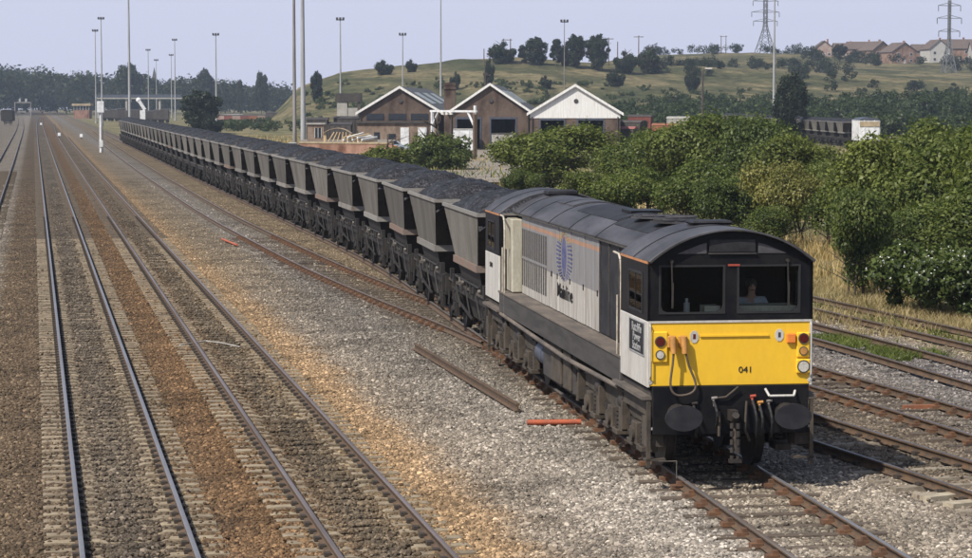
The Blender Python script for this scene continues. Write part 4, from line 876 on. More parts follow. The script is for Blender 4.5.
def make_wagon(full):
    t = empty('coal_wagon', (0, 0, 0))
    h = link('hopper', HOP, t); link('lip', LIPS[0], h); link('coal_load', COALS[0], t)
    rm = MB()
    for x0, x1, y0, y1 in ((-TX - .03, -TX + .03, -TY, TY), (TX - .03, TX + .03, -TY, TY), (-TX + .031, TX - .031, -TY - .02, -TY + .05), (-TX + .031, TX - .031, TY - .05, TY + .02)): rm.box(x0, x1, y0, y1, TZ - .07, TZ + .02)
    rm.build('rim', M['wagon_lip'], h, split=False)
    uf = MB()
    for s in (-1, 1): uf.box(*sorted((s * .92, s * 1.06)), -3.8, 3.8, .98, 1.24)
    uf.box(-1.2, 1.2, -3.92, -3.80, .88, 1.28); uf.box(-1.2, 1.2, 3.80, 3.92, .88, 1.28)
    uf.hexa([(-.8, -1.2, .42), (.8, -1.2, .42), (.8, 1.2, .42), (-.8, 1.2, .42), (-1.1, -2.1, 1.795), (1.1, -2.1, 1.795), (1.1, 2.1, 1.795), (-1.1, 2.1, 1.795)])
    uf.build('underframe', M['gear_dark'], t, split=False)
    for s in (-1, 1): MB().box(*sorted((s * 1.062, s * 1.13)), -3.8, 3.8, 1.20, 1.26).build('solebar_flange', M['flange'], t)
    for dy in (-2.78, 2.78):
        ws = MB(); nseg = 20 if full else 10
        for s in (-1, 1): ws.cyl((s * .69, dy, .47), (s * .82, dy, .47), .47, n=nseg); ws.cyl((s * .66, dy, .47), (s * .69, dy, .47), .5, n=nseg)
        ws.cyl((-1.0, dy, .47), (1.0, dy, .47), .08, n=8); ws.build('wheelset', M['gear_dark'], t, split=False)
        for s in (-1, 1):
            ab = MB(); ab.box(*sorted((s * .9, s * 1.12)), dy - .16, dy + .16, .32, .66); ab.cyl((s * 1.12, dy, .48), (s * 1.18, dy, .48), .11, n=8)
            for k in range(4 if full else 2): ab.box(*sorted((s * .96, s * 1.08)), dy - .75 + k * .14, dy + .75 - k * .14, .70 + k * .05, .742 + k * .05)
            ab.box(*sorted((s * .98, s * 1.06)), dy - .8, dy - .72, .68, .98); ab.box(*sorted((s * .98, s * 1.06)), dy + .72, dy + .8, .68, .98)
            ab.box(*sorted((s * 1.0, s * 1.1)), dy - .3, dy - .22, .3, .98); ab.box(*sorted((s * 1.0, s * 1.1)), dy + .22, dy + .3, .3, .98); ab.build('axle_guard', M['gear'], t, split=False)
    for s in (-1, 1):
        sb = MB()
        for dy in (-3.4, 3.4): g_ = 1 if dy > 0 else -1; sb.hexa([(s * .5 - .03, dy, 1.24), (s * .5 + .03, dy, 1.24), (s * .5 + .03, dy + .08, 1.24), (s * .5 - .03, dy + .08, 1.24), (s * .5 - .03, dy - g_ * .65, 2.3), (s * .5 + .03, dy - g_ * .65, 2.3), (s * .5 + .03, dy - g_ * .65 + .07, 2.3), (s * .5 - .03, dy - g_ * .65 + .07, 2.3)])
        sb.build('hopper_strut', M['gear_dark'], t)
        if full:
            dg = MB(); r_ = random.Random(5)
            dg.tube([(s * 1.14, -2.3, 1.42), (s * 1.14, 2.3, 1.42)], .035, 6)
            for y in (-3.3, -2.2, -1.45, -.7, .1, .85, 1.6, 2.35, 3.2):
                w_ = r_.uniform(.12, .3); z0 = r_.uniform(1.1, 1.28); dg.box(*sorted((s * 1.06, s * r_.uniform(1.12, 1.2))), y - w_ / 2, y + w_ / 2, z0, z0 + r_.uniform(.15, .34))
            for y in (-1.9, 0, 1.9): dg.bar((s * 1.12, y - .4, .62), (s * 1.14, y + .3, 1.2), .035)
            dg.build('door_gear', M['gear'], t, split=False)
            bg_ = MB()
            for y in (-2.6, .5): bg_.cyl((s * 1.16, y, 1.36), (s * 1.22, y, 1.36), .055, n=10)
            bg_.box(*sorted((s * 1.12, s * 1.19)), 1.15, 1.28, 1.32, 1.44); bg_.build('valve', M['steel'], t)
            bl = MB(); bl.bar((s * 1.14, -1.0, .55), (s * 1.16, 1.4, .80), .05); bl.build('brake_lever', M['gear'], t)
            for e in (-1, 1): hs_ = MB(); hs_.tube([(s * 1.13, e * 3.72, .95), (s * 1.15, e * 3.72, .55), (s * 1.15, e * 3.55, .55), (s * 1.13, e * 3.55, .95)], .016, 5); hs_.build('step', M['gear'], t)
            rb = MB()
            for y in (-1.7, -.55, .55, 1.7): rb.hexa([(s * (BX + .0), y - .025, BZ), (s * (BX + .03), y - .025, BZ), (s * (BX + .03), y + .025, BZ), (s * BX, y + .025, BZ), (s * TX, y * 1.5 - .025, TZ - .08), (s * (TX + .025), y * 1.5 - .025, TZ - .08), (s * (TX + .025), y * 1.5 + .025, TZ - .08), (s * TX, y * 1.5 + .025, TZ - .08)])
        for e in (-1, 1):
            bf = MB(); bf.cyl((s * .87, e * 3.92, 1.05), (s * .87, e * 4.2, 1.05), .1, n=8); bf.cyl((s * .87, e * 4.2, 1.05), (s * .87, e * 4.245, 1.05), .2, n=12); bf.build('buffer', M['gear_dark'], t)
    for e in (-1, 1):
        for x in (-.8, 0, .8):
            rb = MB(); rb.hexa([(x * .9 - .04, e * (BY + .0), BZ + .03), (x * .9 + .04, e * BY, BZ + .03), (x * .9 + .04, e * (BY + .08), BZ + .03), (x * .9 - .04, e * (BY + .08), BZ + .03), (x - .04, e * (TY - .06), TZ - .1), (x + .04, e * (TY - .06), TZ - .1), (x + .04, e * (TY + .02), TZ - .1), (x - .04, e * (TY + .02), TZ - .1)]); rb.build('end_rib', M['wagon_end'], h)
    return t
ORD = 'first second third fourth fifth sixth seventh eighth ninth tenth eleventh twelfth thirteenth fourteenth fifteenth sixteenth seventeenth eighteenth nineteenth twentieth'.split()
def ordinal(n): return ORD[n] if n < 20 else (('twenty-' if n < 29 else 'thirty-') + ORD[(n - 20) % 10] if n not in (29,) and n < 39 and (n - 20) % 10 != 9 else 'thirtieth')
P4 = TR['goods']; S4 = arclen(P4)
WFULL = make_wagon(True); WLITE = make_wagon(False)
s0 = float(np.interp(lw(19.8)[1], P4[:, 1], S4)); PITCH = 8.55
used = {}
def set_wagon(t, x, y, rz, k, rust=False):
    t.location = (x, y, 0); t.rotation_euler = (0, 0, rz)
    for c in t.children:
        if c.name.startswith('coal_load'): c.data = COALS[k % 5]
        if c.name.startswith('hopper') and 'strut' not in c.name:
            for d in c.children:
                if d.name.startswith('lip'): d.data = LIPS[1 if rust else 0]
for k in range(36):
    sc_ = s0 + 4.3 + k * PITCH; x = np.interp(sc_, S4, P4[:, 0]); y = np.interp(sc_, S4, P4[:, 1]); xa = np.interp(sc_ - 2.8, S4, P4[:, 0]); xb = np.interp(sc_ + 2.8, S4, P4[:, 0]); ya = np.interp(sc_ - 2.8, S4, P4[:, 1]); yb = np.interp(sc_ + 2.8, S4, P4[:, 1])
    src = WFULL if k < 14 else WLITE
    if src is WFULL and k == 0 or src is WLITE and k == 14: t = src
    else: t = copy_tree(src)
    rust = k in (0, 2, 5, 11, 19)
    set_wagon(t, x, y, -math.atan2(xb - xa, yb - ya), k * 3 + k // 4, rust)
    tag(t, '%s grey hopper wagon behind the locomotive, heaped with coal%s' % (ordinal(k), ', rusted lower lip' if rust else ''), 'coal wagon', 'coal wagons behind the locomotive')
# second coal train, standing beyond the bushes
for k in range(20):
    D = 326 + k * 8.5; p = atd(486 + FPX * (49.2 + .004 * k) / D, D)
    t = copy_tree(WLITE); set_wagon(t, p[0], p[1], -PSI, k * 2 + 1)
    tag(t, '%s hopper wagon of the coal train standing beyond the green bushes' % ordinal(k), 'coal wagon', 'wagons of the standing coal train')

# ------------------------------------------------------------------ foliage builders
def leaf_cloud(centres, radii, n, leaf, seed, up_bias=.35):
    """many small leaf faces gathered in clumps"""
    rg = np.random.default_rng(seed); k = len(centres); C = np.asarray(centres); Rr = np.asarray(radii); wt = Rr ** 2; wt = wt / wt.sum()
    idx = rg.choice(k, n, p=wt); d = rg.normal(size=(n, 3)); d /= np.linalg.norm(d, axis=1)[:, None]
    rad = Rr[idx] * rg.uniform(.35, 1.0, n) ** .5 * (1 + .18 * rg.normal(size=n)); P = C[idx] + d * rad[:, None] * np.array([1, 1, .85])
    nr = d * .8 + rg.normal(size=(n, 3)) * .55 + np.array([0, 0, up_bias]); nr /= np.linalg.norm(nr, axis=1)[:, None]
    a = np.cross(nr, rg.normal(size=(n, 3))); a /= np.linalg.norm(a, axis=1)[:, None]; b_ = np.cross(nr, a)
    s = leaf * rg.uniform(.6, 1.35, n)[:, None]; V = np.stack([P - a * s, P - b_ * s * .55 + nr * s * .12, P + a * s, P + b_ * s * .55 + nr * s * .12], 1).reshape(-1, 3)
    return V, np.arange(4 * n).reshape(-1, 4)
def crown_mesh(name, seed, w_, h_, n, leaf, m, nclump=60, base=.12, shape='round'):
    rg = np.random.default_rng(seed); cs = []; rs = []
    lob = [(rg.normal(size=3) * np.array([.36, .36, .24]) + np.array([0, 0, -.05]), rg.uniform(.34, .60)) for _ in range(7)]
    for i in range(nclump):
        if shape == 'round':
            lc, lr = lob[i % 7]; dv = rg.normal(size=3); dv /= np.linalg.norm(dv); dv[2] = dv[2] if rg.random() < .3 else abs(dv[2]); p = np.clip(lc + dv * lr * rg.uniform(.75, 1.05), -1.1, 1.1)
        while shape != 'round':
            p = rg.uniform(-1, 1, 3); q = np.linalg.norm(p)
            if q < 1 and (q > .45 or i % 4 == 0): break
        z = (p[2] + 1) / 2
        if shape in ('round', 'full'): f = 1.0 if z > .35 else .72 + .8 * z
        elif shape == 'cone': f = max(.12, 1.15 - z)
        elif shape == 'tall': f = .75 if z < .2 else 1.0 - .5 * max(0, z - .6)
        cs.append((p[0] * w_ / 2 * f * .85, p[1] * w_ / 2 * f * .85, h_ * (base + (1 - base) * (z * .88 + .04)))); rs.append(rg.uniform(.07, .19) * min(w_, h_ * 1.3) * (.65 if z > .85 else 1))
    cs = np.array(cs); rs = np.array(rs); cs[:, 2] = np.maximum(cs[:, 2], rs * .6)
    V, F = leaf_cloud(cs, rs, n, leaf, seed + 1); V[:, 2] = np.where(V[:, 2] < .02, .02 + np.abs(V[:, 2]) * .2, V[:, 2]); V[:, 2] *= h_ / np.percentile(V[:, 2], 97.5); wx = np.percentile(np.abs(V[:, :2]), 97.5); V[:, :2] *= (w_ / 2) / wx; return np_mesh(name, V, F, m)
def trunk_mesh(w_, h_, seed, r=.09, stems=1):
    rg = random.Random(seed); mb = MB()
    for s in range(stems):
        x, y = (rg.uniform(-.2, .2) * w_ * (stems > 1), rg.uniform(-.2, .2) * w_ * (stems > 1)); p = [(x, y, -.25)]
        for k in range(1, 5): p.append((x + rg.uniform(-.1, .1) * w_ * .4, y + rg.uniform(-.1, .1) * w_ * .4, h_ * .75 * k / 4))
        for i in range(4): mb.cyl(p[i], p[i + 1], r * (1 - i * .2), r * (.8 - i * .2) + .005, n=7)
        for i in (1, 2, 3):
            for q in range(2): a = rg.uniform(0, 6.28); L = w_ * rg.uniform(.22, .38); mb.cyl(p[i], (p[i][0] + math.cos(a) * L, p[i][1] + math.sin(a) * L, p[i][2] + h_ * .16), r * .45, r * .12, n=5)
    return mb.mesh('trunk', M['bark'])
def plant(root_name, crown, trunk, loc, sc=(1, 1, 1), rz=0.0, label=None, cat='tree', group=None, trunk_name='trunk'):
    t = empty(root_name, loc, rz, label, cat, group); t.scale = sc; link('crown', crown, t); link(trunk_name, trunk, t); return t
def gz(p): return float(ground_z(p[0], p[1]))

# ------------------------------------------------------------------ bushes beyond the locomotive
BUSH = [crown_mesh('crown', 100 + i, 5.0, 4.2, 24000, .085, M[mm], 70) for i, mm in enumerate(('leaf', 'leaf', 'leaf_olive', 'leaf_dark'))]
BIG = [crown_mesh('crown', 120 + i, 4.4, 4.6, 28000, .078, M[mm], 80, base=.05) for i, mm in enumerate(('leaf', 'leaf_dark'))]
STEM = [trunk_mesh(5.0, 4.2, 5 + i, .08, 4) for i in range(2)]
# (photo column, distance, width, height, mesh, label)
BUSHES = [
 (556, 158, 6.9, 4.35, BUSH[0], 'big rounded green bush standing alone behind the coal wagons'),
 (520, 152, 2.2, 1.8, BUSH[1], 'low bush at the foot of the big rounded bush'),
 (622, 148, 4.4, 3.3, BUSH[1], 'light green bush next to the big rounded bush'),
 (655, 146, 4.2, 4.1, BUSH[3], 'dull green bush between the light bush and the tallest thicket bush'),
 (697, 141, 5.6, 5.05, BUSH[0], 'broad green bush with the highest rounded top in the thicket'),
 (748, 138, 5.6, 5.0, BUSH[3], 'broad dark green bush above the middle of the locomotive roof'),
 (792, 131, 4.8, 4.1, BUSH[0], 'green bush just before the gap where the wagons show'),
 (826, 122, 3.4, 2.9, BUSH[1], 'rounded bush sloping down into the gap before the wagons'),
 (640, 120, 3.8, 2.7, BUSH[0], 'green bush low behind the locomotive roof hatches'),
 (693, 112, 4.4, 3.1, BUSH[1], 'shaded bush close above the locomotive cab roof'),
 (735, 108, 3.4, 2.5, BUSH[3], 'low bush between the shaded bush and the olive bush'),
 (792, 103, 3.7, 3.3, BUSH[2], 'yellowish olive bush beyond the cab roof'),
 (764, 97, 2.4, 1.8, BUSH[3], 'small dark bush at the foot of the olive bush'),
 (596, 126, 3.4, 2.3, BUSH[3], 'dark low bush beyond the middle of the locomotive'),
 (846, 98, 3.0, 2.9, BUSH[0], 'mid green bush between the olive bush and the tall leafy bushes'),
 (893, 93, 4.2, 4.35, BIG[0], 'tall leafy bush right of the gap with the wagons'),
 (948, 90, 4.6, 4.85, BIG[0], 'tallest leafy bush at the edge of the view'),
 (918, 114, 4.4, 4.7, BIG[0], 'leafy bush showing its top behind the tall bush by the gap'),
 (978, 118, 5.2, 5.0, BUSH[0], 'bush farthest back behind the tallest leafy bush'),
 (856, 76, 2.5, 3.3, BIG[1], 'dense dark green bush beside the dry grass'),
 (934, 80, 3.6, 2.9, BIG[0], 'bright leafy bush rising behind the white flowered bramble'),
 (1010, 84, 4.6, 4.8, BIG[0], 'leafy bush past the white flowered bramble'),
 (896, 79, 2.4, 2.5, BIG[1], 'dark bush between the dense bush and the flowered bramble'),
]
for i, (px, D, w_, h_, me, lab) in enumerate(BUSHES):  # noqa
    p = atd(px, D); W0, H0 = (5.0, 4.2) if me in BUSH else (4.4, 4.6)
    plant('bush', me, STEM[i % 2], (p[0], p[1], gz(p) - .05), (w_ / W0, w_ / W0, h_ / H0), i * 1.7, lab, 'bush', trunk_name='stems')
# flowered bramble
br = crown_mesh('crown', 150, 3.6, 1.9, 15000, .075, M['leaf_dark'], 60, base=.0)
p = atd(925, 70.5); t = plant('flowering_bramble', br, STEM[0], (p[0], p[1], gz(p) - .05), (.92, .92, .98), .5, 'low bramble bush dotted with small white flowers', 'bush', trunk_name='stems')
t.children[1].scale = (.5, .5, .4)
fv = np.empty((len(br.vertices), 3), np.float32); br.vertices.foreach_get("co", fv.ravel()); rg = np.random.default_rng(9); sel = fv[rg.choice(len(fv), 900)]
k = (sel[:, 2] > .5) & (np.hypot(sel[:, 0], sel[:, 1]) > .9) | (sel[:, 2] > 1.5); sel = sel[k] * np.array([1.05, 1.05, 1.04])
V, F = leaf_cloud(sel, np.full(len(sel), .04), len(sel) * 3, .03, 77); o = link('flowers', np_mesh('flowers', V, F, M['petal']), t); tag(o, kind='stuff')
p = atd(968, 69); t = plant('flowering_bramble', br, STEM[1], (p[0], p[1], gz(p) - .05), (.8, .8, .9), 2.5, 'flowered bramble bush nearest the overgrown siding', 'bush', trunk_name='stems'); t.children[1].scale = (.5, .5, .4)
o = link('flowers', o.data, t); tag(o, kind='stuff')

# grass: dry stalks and green weeds
def blades(name, P, h, m, label, wd=.012, lean=.35, seed=3):
    rg = np.random.default_rng(seed); n = len(P); a = rg.uniform(0, 6.28, n); hh = h * rg.uniform(.45, 1.25, n); l = rg.normal(size=(n, 2)) * lean * hh[:, None]
    d = np.stack([np.cos(a), np.sin(a), np.zeros(n)], 1) * wd; tip = P + np.c_[l, hh]; mid = P + np.c_[l * .35, hh * .6]
    V = np.stack([P - d, P + d, mid + d * .7, mid - d * .7, tip + d * .15, tip - d * .15], 1).reshape(-1, 3); b0 = np.arange(n)[:, None] * 6
    F = np.concatenate([b0 + np.array([0, 1, 2, 3]), b0 + np.array([3, 2, 4, 5])]); tag(link(name, np_mesh(name, V, F, m)), label, kind='stuff')
def spots(n, x0, x1, y0, y1, seed, thr=.45, fs=.6):
    rg = np.random.default_rng(seed); x = rg.uniform(x0, x1, n); y = rg.uniform(y0, y1, n); k = vnoise(x * fs + seed, y * fs, 51) > thr; x, y = x[k], y[k]; return np.stack([x, y, ground_z(x, y) - .02], 1)
def along(key, n, y0, y1, off0, off1, seed, thr, fs=.9):
    rg = np.random.default_rng(seed); y = rg.uniform(y0, y1, n); P = TR[key]; x = np.interp(y, P[:, 1], P[:, 0]) + rg.uniform(off0, off1, n); k = vnoise(x * fs + seed, y * fs, 52) > thr; x, y = x[k], y[k]; return np.stack([x, y, ground_z(x, y) - .02], 1)
blades('dry_grass', np.concatenate([spots(15000, 24.2, 31, 56, 80, 1, .3), spots(5000, 22.6, 26, 54, 80, 2, .5), along('east_c', 5000, 60, 84, .95, 2.5, 8, .42), spots(9000, 27, 40, 78, 110, 6, .4)]), .26, M['straw'], 'dry straw coloured grass beside the overgrown siding', .011, .5)
blades('tall_pale_grass', np.concatenate([spots(4000, 24.5, 33, 82, 100, 41, .45), spots(1500, 26, 30, 70, 84, 42, .5)]), .62, M['straw'], 'tall pale grass standing between the bushes', .02, .35, 15)
blades('green_weeds', np.concatenate([along('east_c', 5200, 52.5, 60.5, -.55, .75, 4, .50), along('east_c', 1500, 55, 61, .8, 1.6, 9, .5), along('east_d', 2600, 50, 70, -.6, .9, 5, .5), spots(500, 23, 25, 50, 60, 12, .6)]), .17, M['weed'], 'green weeds growing over the sidings', .014, .7, 5)
blades('trackside_grass', np.concatenate([spots(9000, 16.2, 26, 105, 190, 21, .42, .25), spots(7000, 18, 60, 120, 240, 22, .42, .15), spots(5000, 17, 50, 230, 420, 23, .4, .08)]), .6, M['straw'], 'rough dry grass between the coal train and the yard', .05, .4, 6)
blades('weed_patch', np.concatenate([spots(5000, 17, 34, 180, 420, 25, .5, .1), spots(3000, 24, 45, 100, 230, 26, .55, .2)]), .7, M['weed'], 'rank green weeds between the coal train and the yard', .07, .5, 7)

# ------------------------------------------------------------------ shrubs and single trees further off
SH = [crown_mesh('crown', 160 + i, 4.6, 3.6, 9000, .13, M['leaf'], 60, base=0, shape='full') for i in range(2)]
FAR = [crown_mesh('crown', 170, 7, 9, 9000, .24, M['leaf_far'], 60, base=.0, shape='full'), crown_mesh('crown', 171, 6, 9, 8000, .24, M['leaf_far'], 40, base=.1, shape='tall'), crown_mesh('crown', 172, 5, 9, 7000, .24, M['leaf_far'], 36, base=.05, shape='cone'), crown_mesh('crown', 173, 6, 4.5, 6000, .22, M['leaf_far'], 44, base=0, shape='full')]
FTR = trunk_mesh(6, 8, 3, .22); DTREE = crown_mesh('crown', 178, 7, 9, 14000, .17, M['leaf_far'], 70, base=.0, shape='full')
for px, D, w_, h_, me, lab in ((440, 210, 4.9, 3.2, SH[0], 'bushy green shrub beside the coal wagons below the brick sheds'), (386, 214, 4.4, 2.0, SH[1], 'low spreading shrub in front of the low brick wall'), (428, 218, 3.0, 2.4, SH[1], 'small shrub half hidden by the bushy shrub')):
    p = atd(px, D); plant('shrub', me, FTR, (p[0], p[1], gz(p) - .05), (w_ / 4.6, w_ / 4.6, h_ / 3.6), px, lab, 'shrub'); 
for px, D, w_, top, me, lab in ((201, 470, 6.6, 94, FAR[0], 'rounded green tree by itself beyond the middle of the coal train'), (789, 362, 5.0, 79, DTREE, 'dark single tree standing in front of the standing coal wagons'), (214, 462, 3.5, 118, FAR[3], 'low bush at the foot of the rounded tree')):
    p = atd(px, D); h_ = zat(top, D) - gz(p); H0 = 4.5 if me is FAR[3] else 9; W0 = 6 if me is FAR[3] else 7; plant('tree', me, FTR, (p[0], p[1], gz(p)), (w_ / W0, w_ / W0, h_ / H0), px, lab, 'tree')
# trees along the crest of the hill
for px, D, wpx, top, me, lab in ((503, 705, 24, 46, FAR[3], 'low twin topped tree on the hill crest by the telegraph poles'), (526, 705, 16, 47, FAR[1], 'small tree leaning against the big rounded hill crest tree'), (536, 700, 20, 40, FAR[0], 'rounded tree on the hill crest behind the middle shed'), (556, 700, 12, 41, FAR[2], 'pointed conifer on the hill crest'), (575, 700, 20, 38, FAR[0], 'full round tree beside the pointed conifer'), (597, 700, 22, 38, FAR[0], 'dark full tree, last of the tall trees on the hill crest'), (566, 702, 12, 47, FAR[3], 'low tree between the conifer and the full round tree'),
     (385, 680, 16, 63, FAR[3], 'low bush on the bare hill crest above the coaling tower'), (412, 690, 10, 62, FAR[3], 'small bush on the hill crest above the first shed'), (317, 640, 10, 74, FAR[0], 'round bush at the low end of the hill'), (624, 700, 20, 55, FAR[3], 'low dark bush right of the tall hill crest trees'), (648, 705, 22, 52, FAR[3], 'second low bush right of the tall hill crest trees')):
    q = on_hill(px, D, .3); h_ = zat(top, D) - q[2]; H0, W0 = (4.5, 6) if me is FAR[3] else (9, 7 if me is FAR[0] else 6 if me is FAR[1] else 5)
    plant('tree', me, FTR, q, (wpx * D / FPX / W0, wpx * D / FPX / W0, h_ / H0), px * .7, lab, 'tree')
for px, D, wpx, top, lab in ((490, 640, 8, 62, 'dark gorse bush high on the hillside'), (616, 650, 16, 72, 'round gorse bush above the white gabled shed'), (692, 650, 14, 74, 'round gorse bush left of the tall thin mast'), (546, 630, 10, 78, 'gorse bush low on the hillside behind the white gable'), (455, 630, 9, 75, 'gorse bush on the hillside above the chimney')):
    q = on_hill(px, D, .3); plant('gorse_bush', FAR[3], FTR, q, (wpx * D / FPX / 6, wpx * D / FPX / 6, (zat(top, D) - q[2]) / 4.5 if zat(top, D) > q[2] + .5 else .5), px, lab, 'bush')
def wood(name, items, m, label, seed):
    """a far-off wood that reads as one mass: items are (x, y, z, width, height)"""
    rg = np.random.default_rng(seed); Vs = []; n0 = 0
    for x, y, z, w_, h_ in items:
        k = 9; cs = np.c_[rg.normal(size=(k, 2)) * w_ * .22, rg.uniform(.25, .9, k) * h_]; rs = rg.uniform(.16, .28, k) * min(w_, h_ * 1.2); V, F = leaf_cloud(cs, rs, 420, .05 * min(w_, h_) + .10, int(rg.integers(1e9))); V[:, 2] = np.maximum(V[:, 2], -.3); Vs.append(V + np.array([x, y, z]))
    V = np.concatenate(Vs); tag(link(name, np_mesh(name, V, np.arange(len(V)).reshape(-1, 4), m)), label, kind='stuff')
rg = np.random.default_rng(31); it = []
for i in range(230):                                    # behind the far end of the tracks
    px = rg.uniform(-20, 315); D = rg.uniform(1120, 1420); 
    top = np.interp(px, [-20, 0, 35, 45, 95, 110, 130, 150, 180, 205, 215, 240, 262, 280, 320], [68, 67, 68, 73, 73, 82, 70, 80, 78, 76, 76, 82, 84, 86, 92]) + rg.uniform(-1, 9)
    p = atd(px, D); h_ = zat(top, D) + .5; it.append((p[0], p[1], -.5, h_ * rg.uniform(.7, 1.1), h_))
wood('woodland', it, M['leaf_far'], 'dark blue green belt of trees behind the end of the tracks', 5)
it = []
for i in range(330):                                    # young plantation below the heath
    px = rg.uniform(596, 1010); D = rg.uniform(505, 600); p = atd(px, D); top = np.interp(px, [596, 650, 720, 800, 880, 972, 1010], [100, 92, 90, 92, 86, 84, 84]) + rg.uniform(-2, 12) + (D < 540) * 10; z0 = max(-.3, float(hill_z(np.array(px), np.array(D)))); h_ = max(1.5, zat(top, D) - z0); it.append((p[0], p[1], z0 - .2, rg.uniform(3, 5.5), h_))
for i in range(120):
    if i % 3: px, D = rg.uniform(800, 1040), rg.uniform(395, 520)
    else: px, D = rg.uniform(610, 700), rg.uniform(400, 520)
    if (px - 486) / FPX * D < 54 and px > 740: continue
    p = atd(px, D); h_ = rg.uniform(2.6, 4.6); it.append((p[0], p[1], -.3, h_ * rg.uniform(.8, 1.2), h_))
wood('young_woodland', it, M['leaf_mid'], 'band of young green trees below the heath hill', 6)
it = []
for i in range(110):                                    # hedges and scrub on the slopes behind
    k = i % 5
    if k == 0: px, D = rg.uniform(640, 815), rg.uniform(1000, 1060); h_ = rg.uniform(2.5, 6)
    elif k == 1: px, D = rg.uniform(690, 850), rg.uniform(820, 860); h_ = rg.uniform(3, 5)
    elif k == 2: px, D = rg.uniform(800, 990), rg.uniform(900, 960); h_ = rg.uniform(3.5, 6)
    elif k == 3: px, D = rg.uniform(640, 720), rg.uniform(700, 780); h_ = rg.uniform(2, 4)
    else: px, D = rg.uniform(780, 990), rg.uniform(640, 720); h_ = rg.uniform(2, 4.5)
    q = on_hill(px, D, .3); it.append((*q, h_ * rg.uniform(1.0, 1.8), h_))
wood('hedgerows', it, M['leaf_far'], 'dark hedges and scrub across the fields behind the heath hill', 7)
it = []
for i in range(40): px, D = rg.uniform(320, 600), rg.uniform(575, 640); q = on_hill(px, D, .3); h_ = rg.uniform(1, 2.6); it.append((*q, h_ * rg.uniform(1.2, 2), h_))
for i in range(26): px, D = rg.uniform(215, 300), rg.uniform(500, 640); p = atd(px, D); h_ = rg.uniform(1.2, 2.5); it.append((p[0], p[1], -.3, h_ * 2, h_))
for i in range(170): px, D = rg.uniform(300, 960), rg.uniform(580, 660); q = on_hill(px, D, .4); h_ = rg.uniform(.8, 1.9); it.append((*q, h_ * rg.uniform(1.5, 3), h_))
wood('scrub', it, M['leaf_mid'], 'low scrub on the foot of the heath hill', 8)
for px, D, top, me, wpx, lab in ((206, 1080, 73, FAR[0], 15, 'round topped tree standing out of the far wood'), (262, 1050, 76, FAR[1], 13, 'tall broad tree right of the far wood'), (241, 1060, 82, FAR[2], 6, 'slim pointed tree beside the tall broad tree'), (130, 1090, 68, FAR[0], 26, 'large dark tree rising behind the far masts'), (838, 940, 46, FAR[1], 13, 'dark tree in front of the ridge houses')):
    z0 = float(hill_z(np.array(px, float), np.array(D, float))) if px > 300 else -.4; p = atd(px, D); h_ = zat(top, D) - z0; W0 = 7 if me is FAR[0] else 6 if me is FAR[1] else 5
    plant('tree', me, FTR, (p[0], p[1], z0), (wpx * D / FPX / W0, wpx * D / FPX / W0, h_ / 9), px, lab, 'tree')

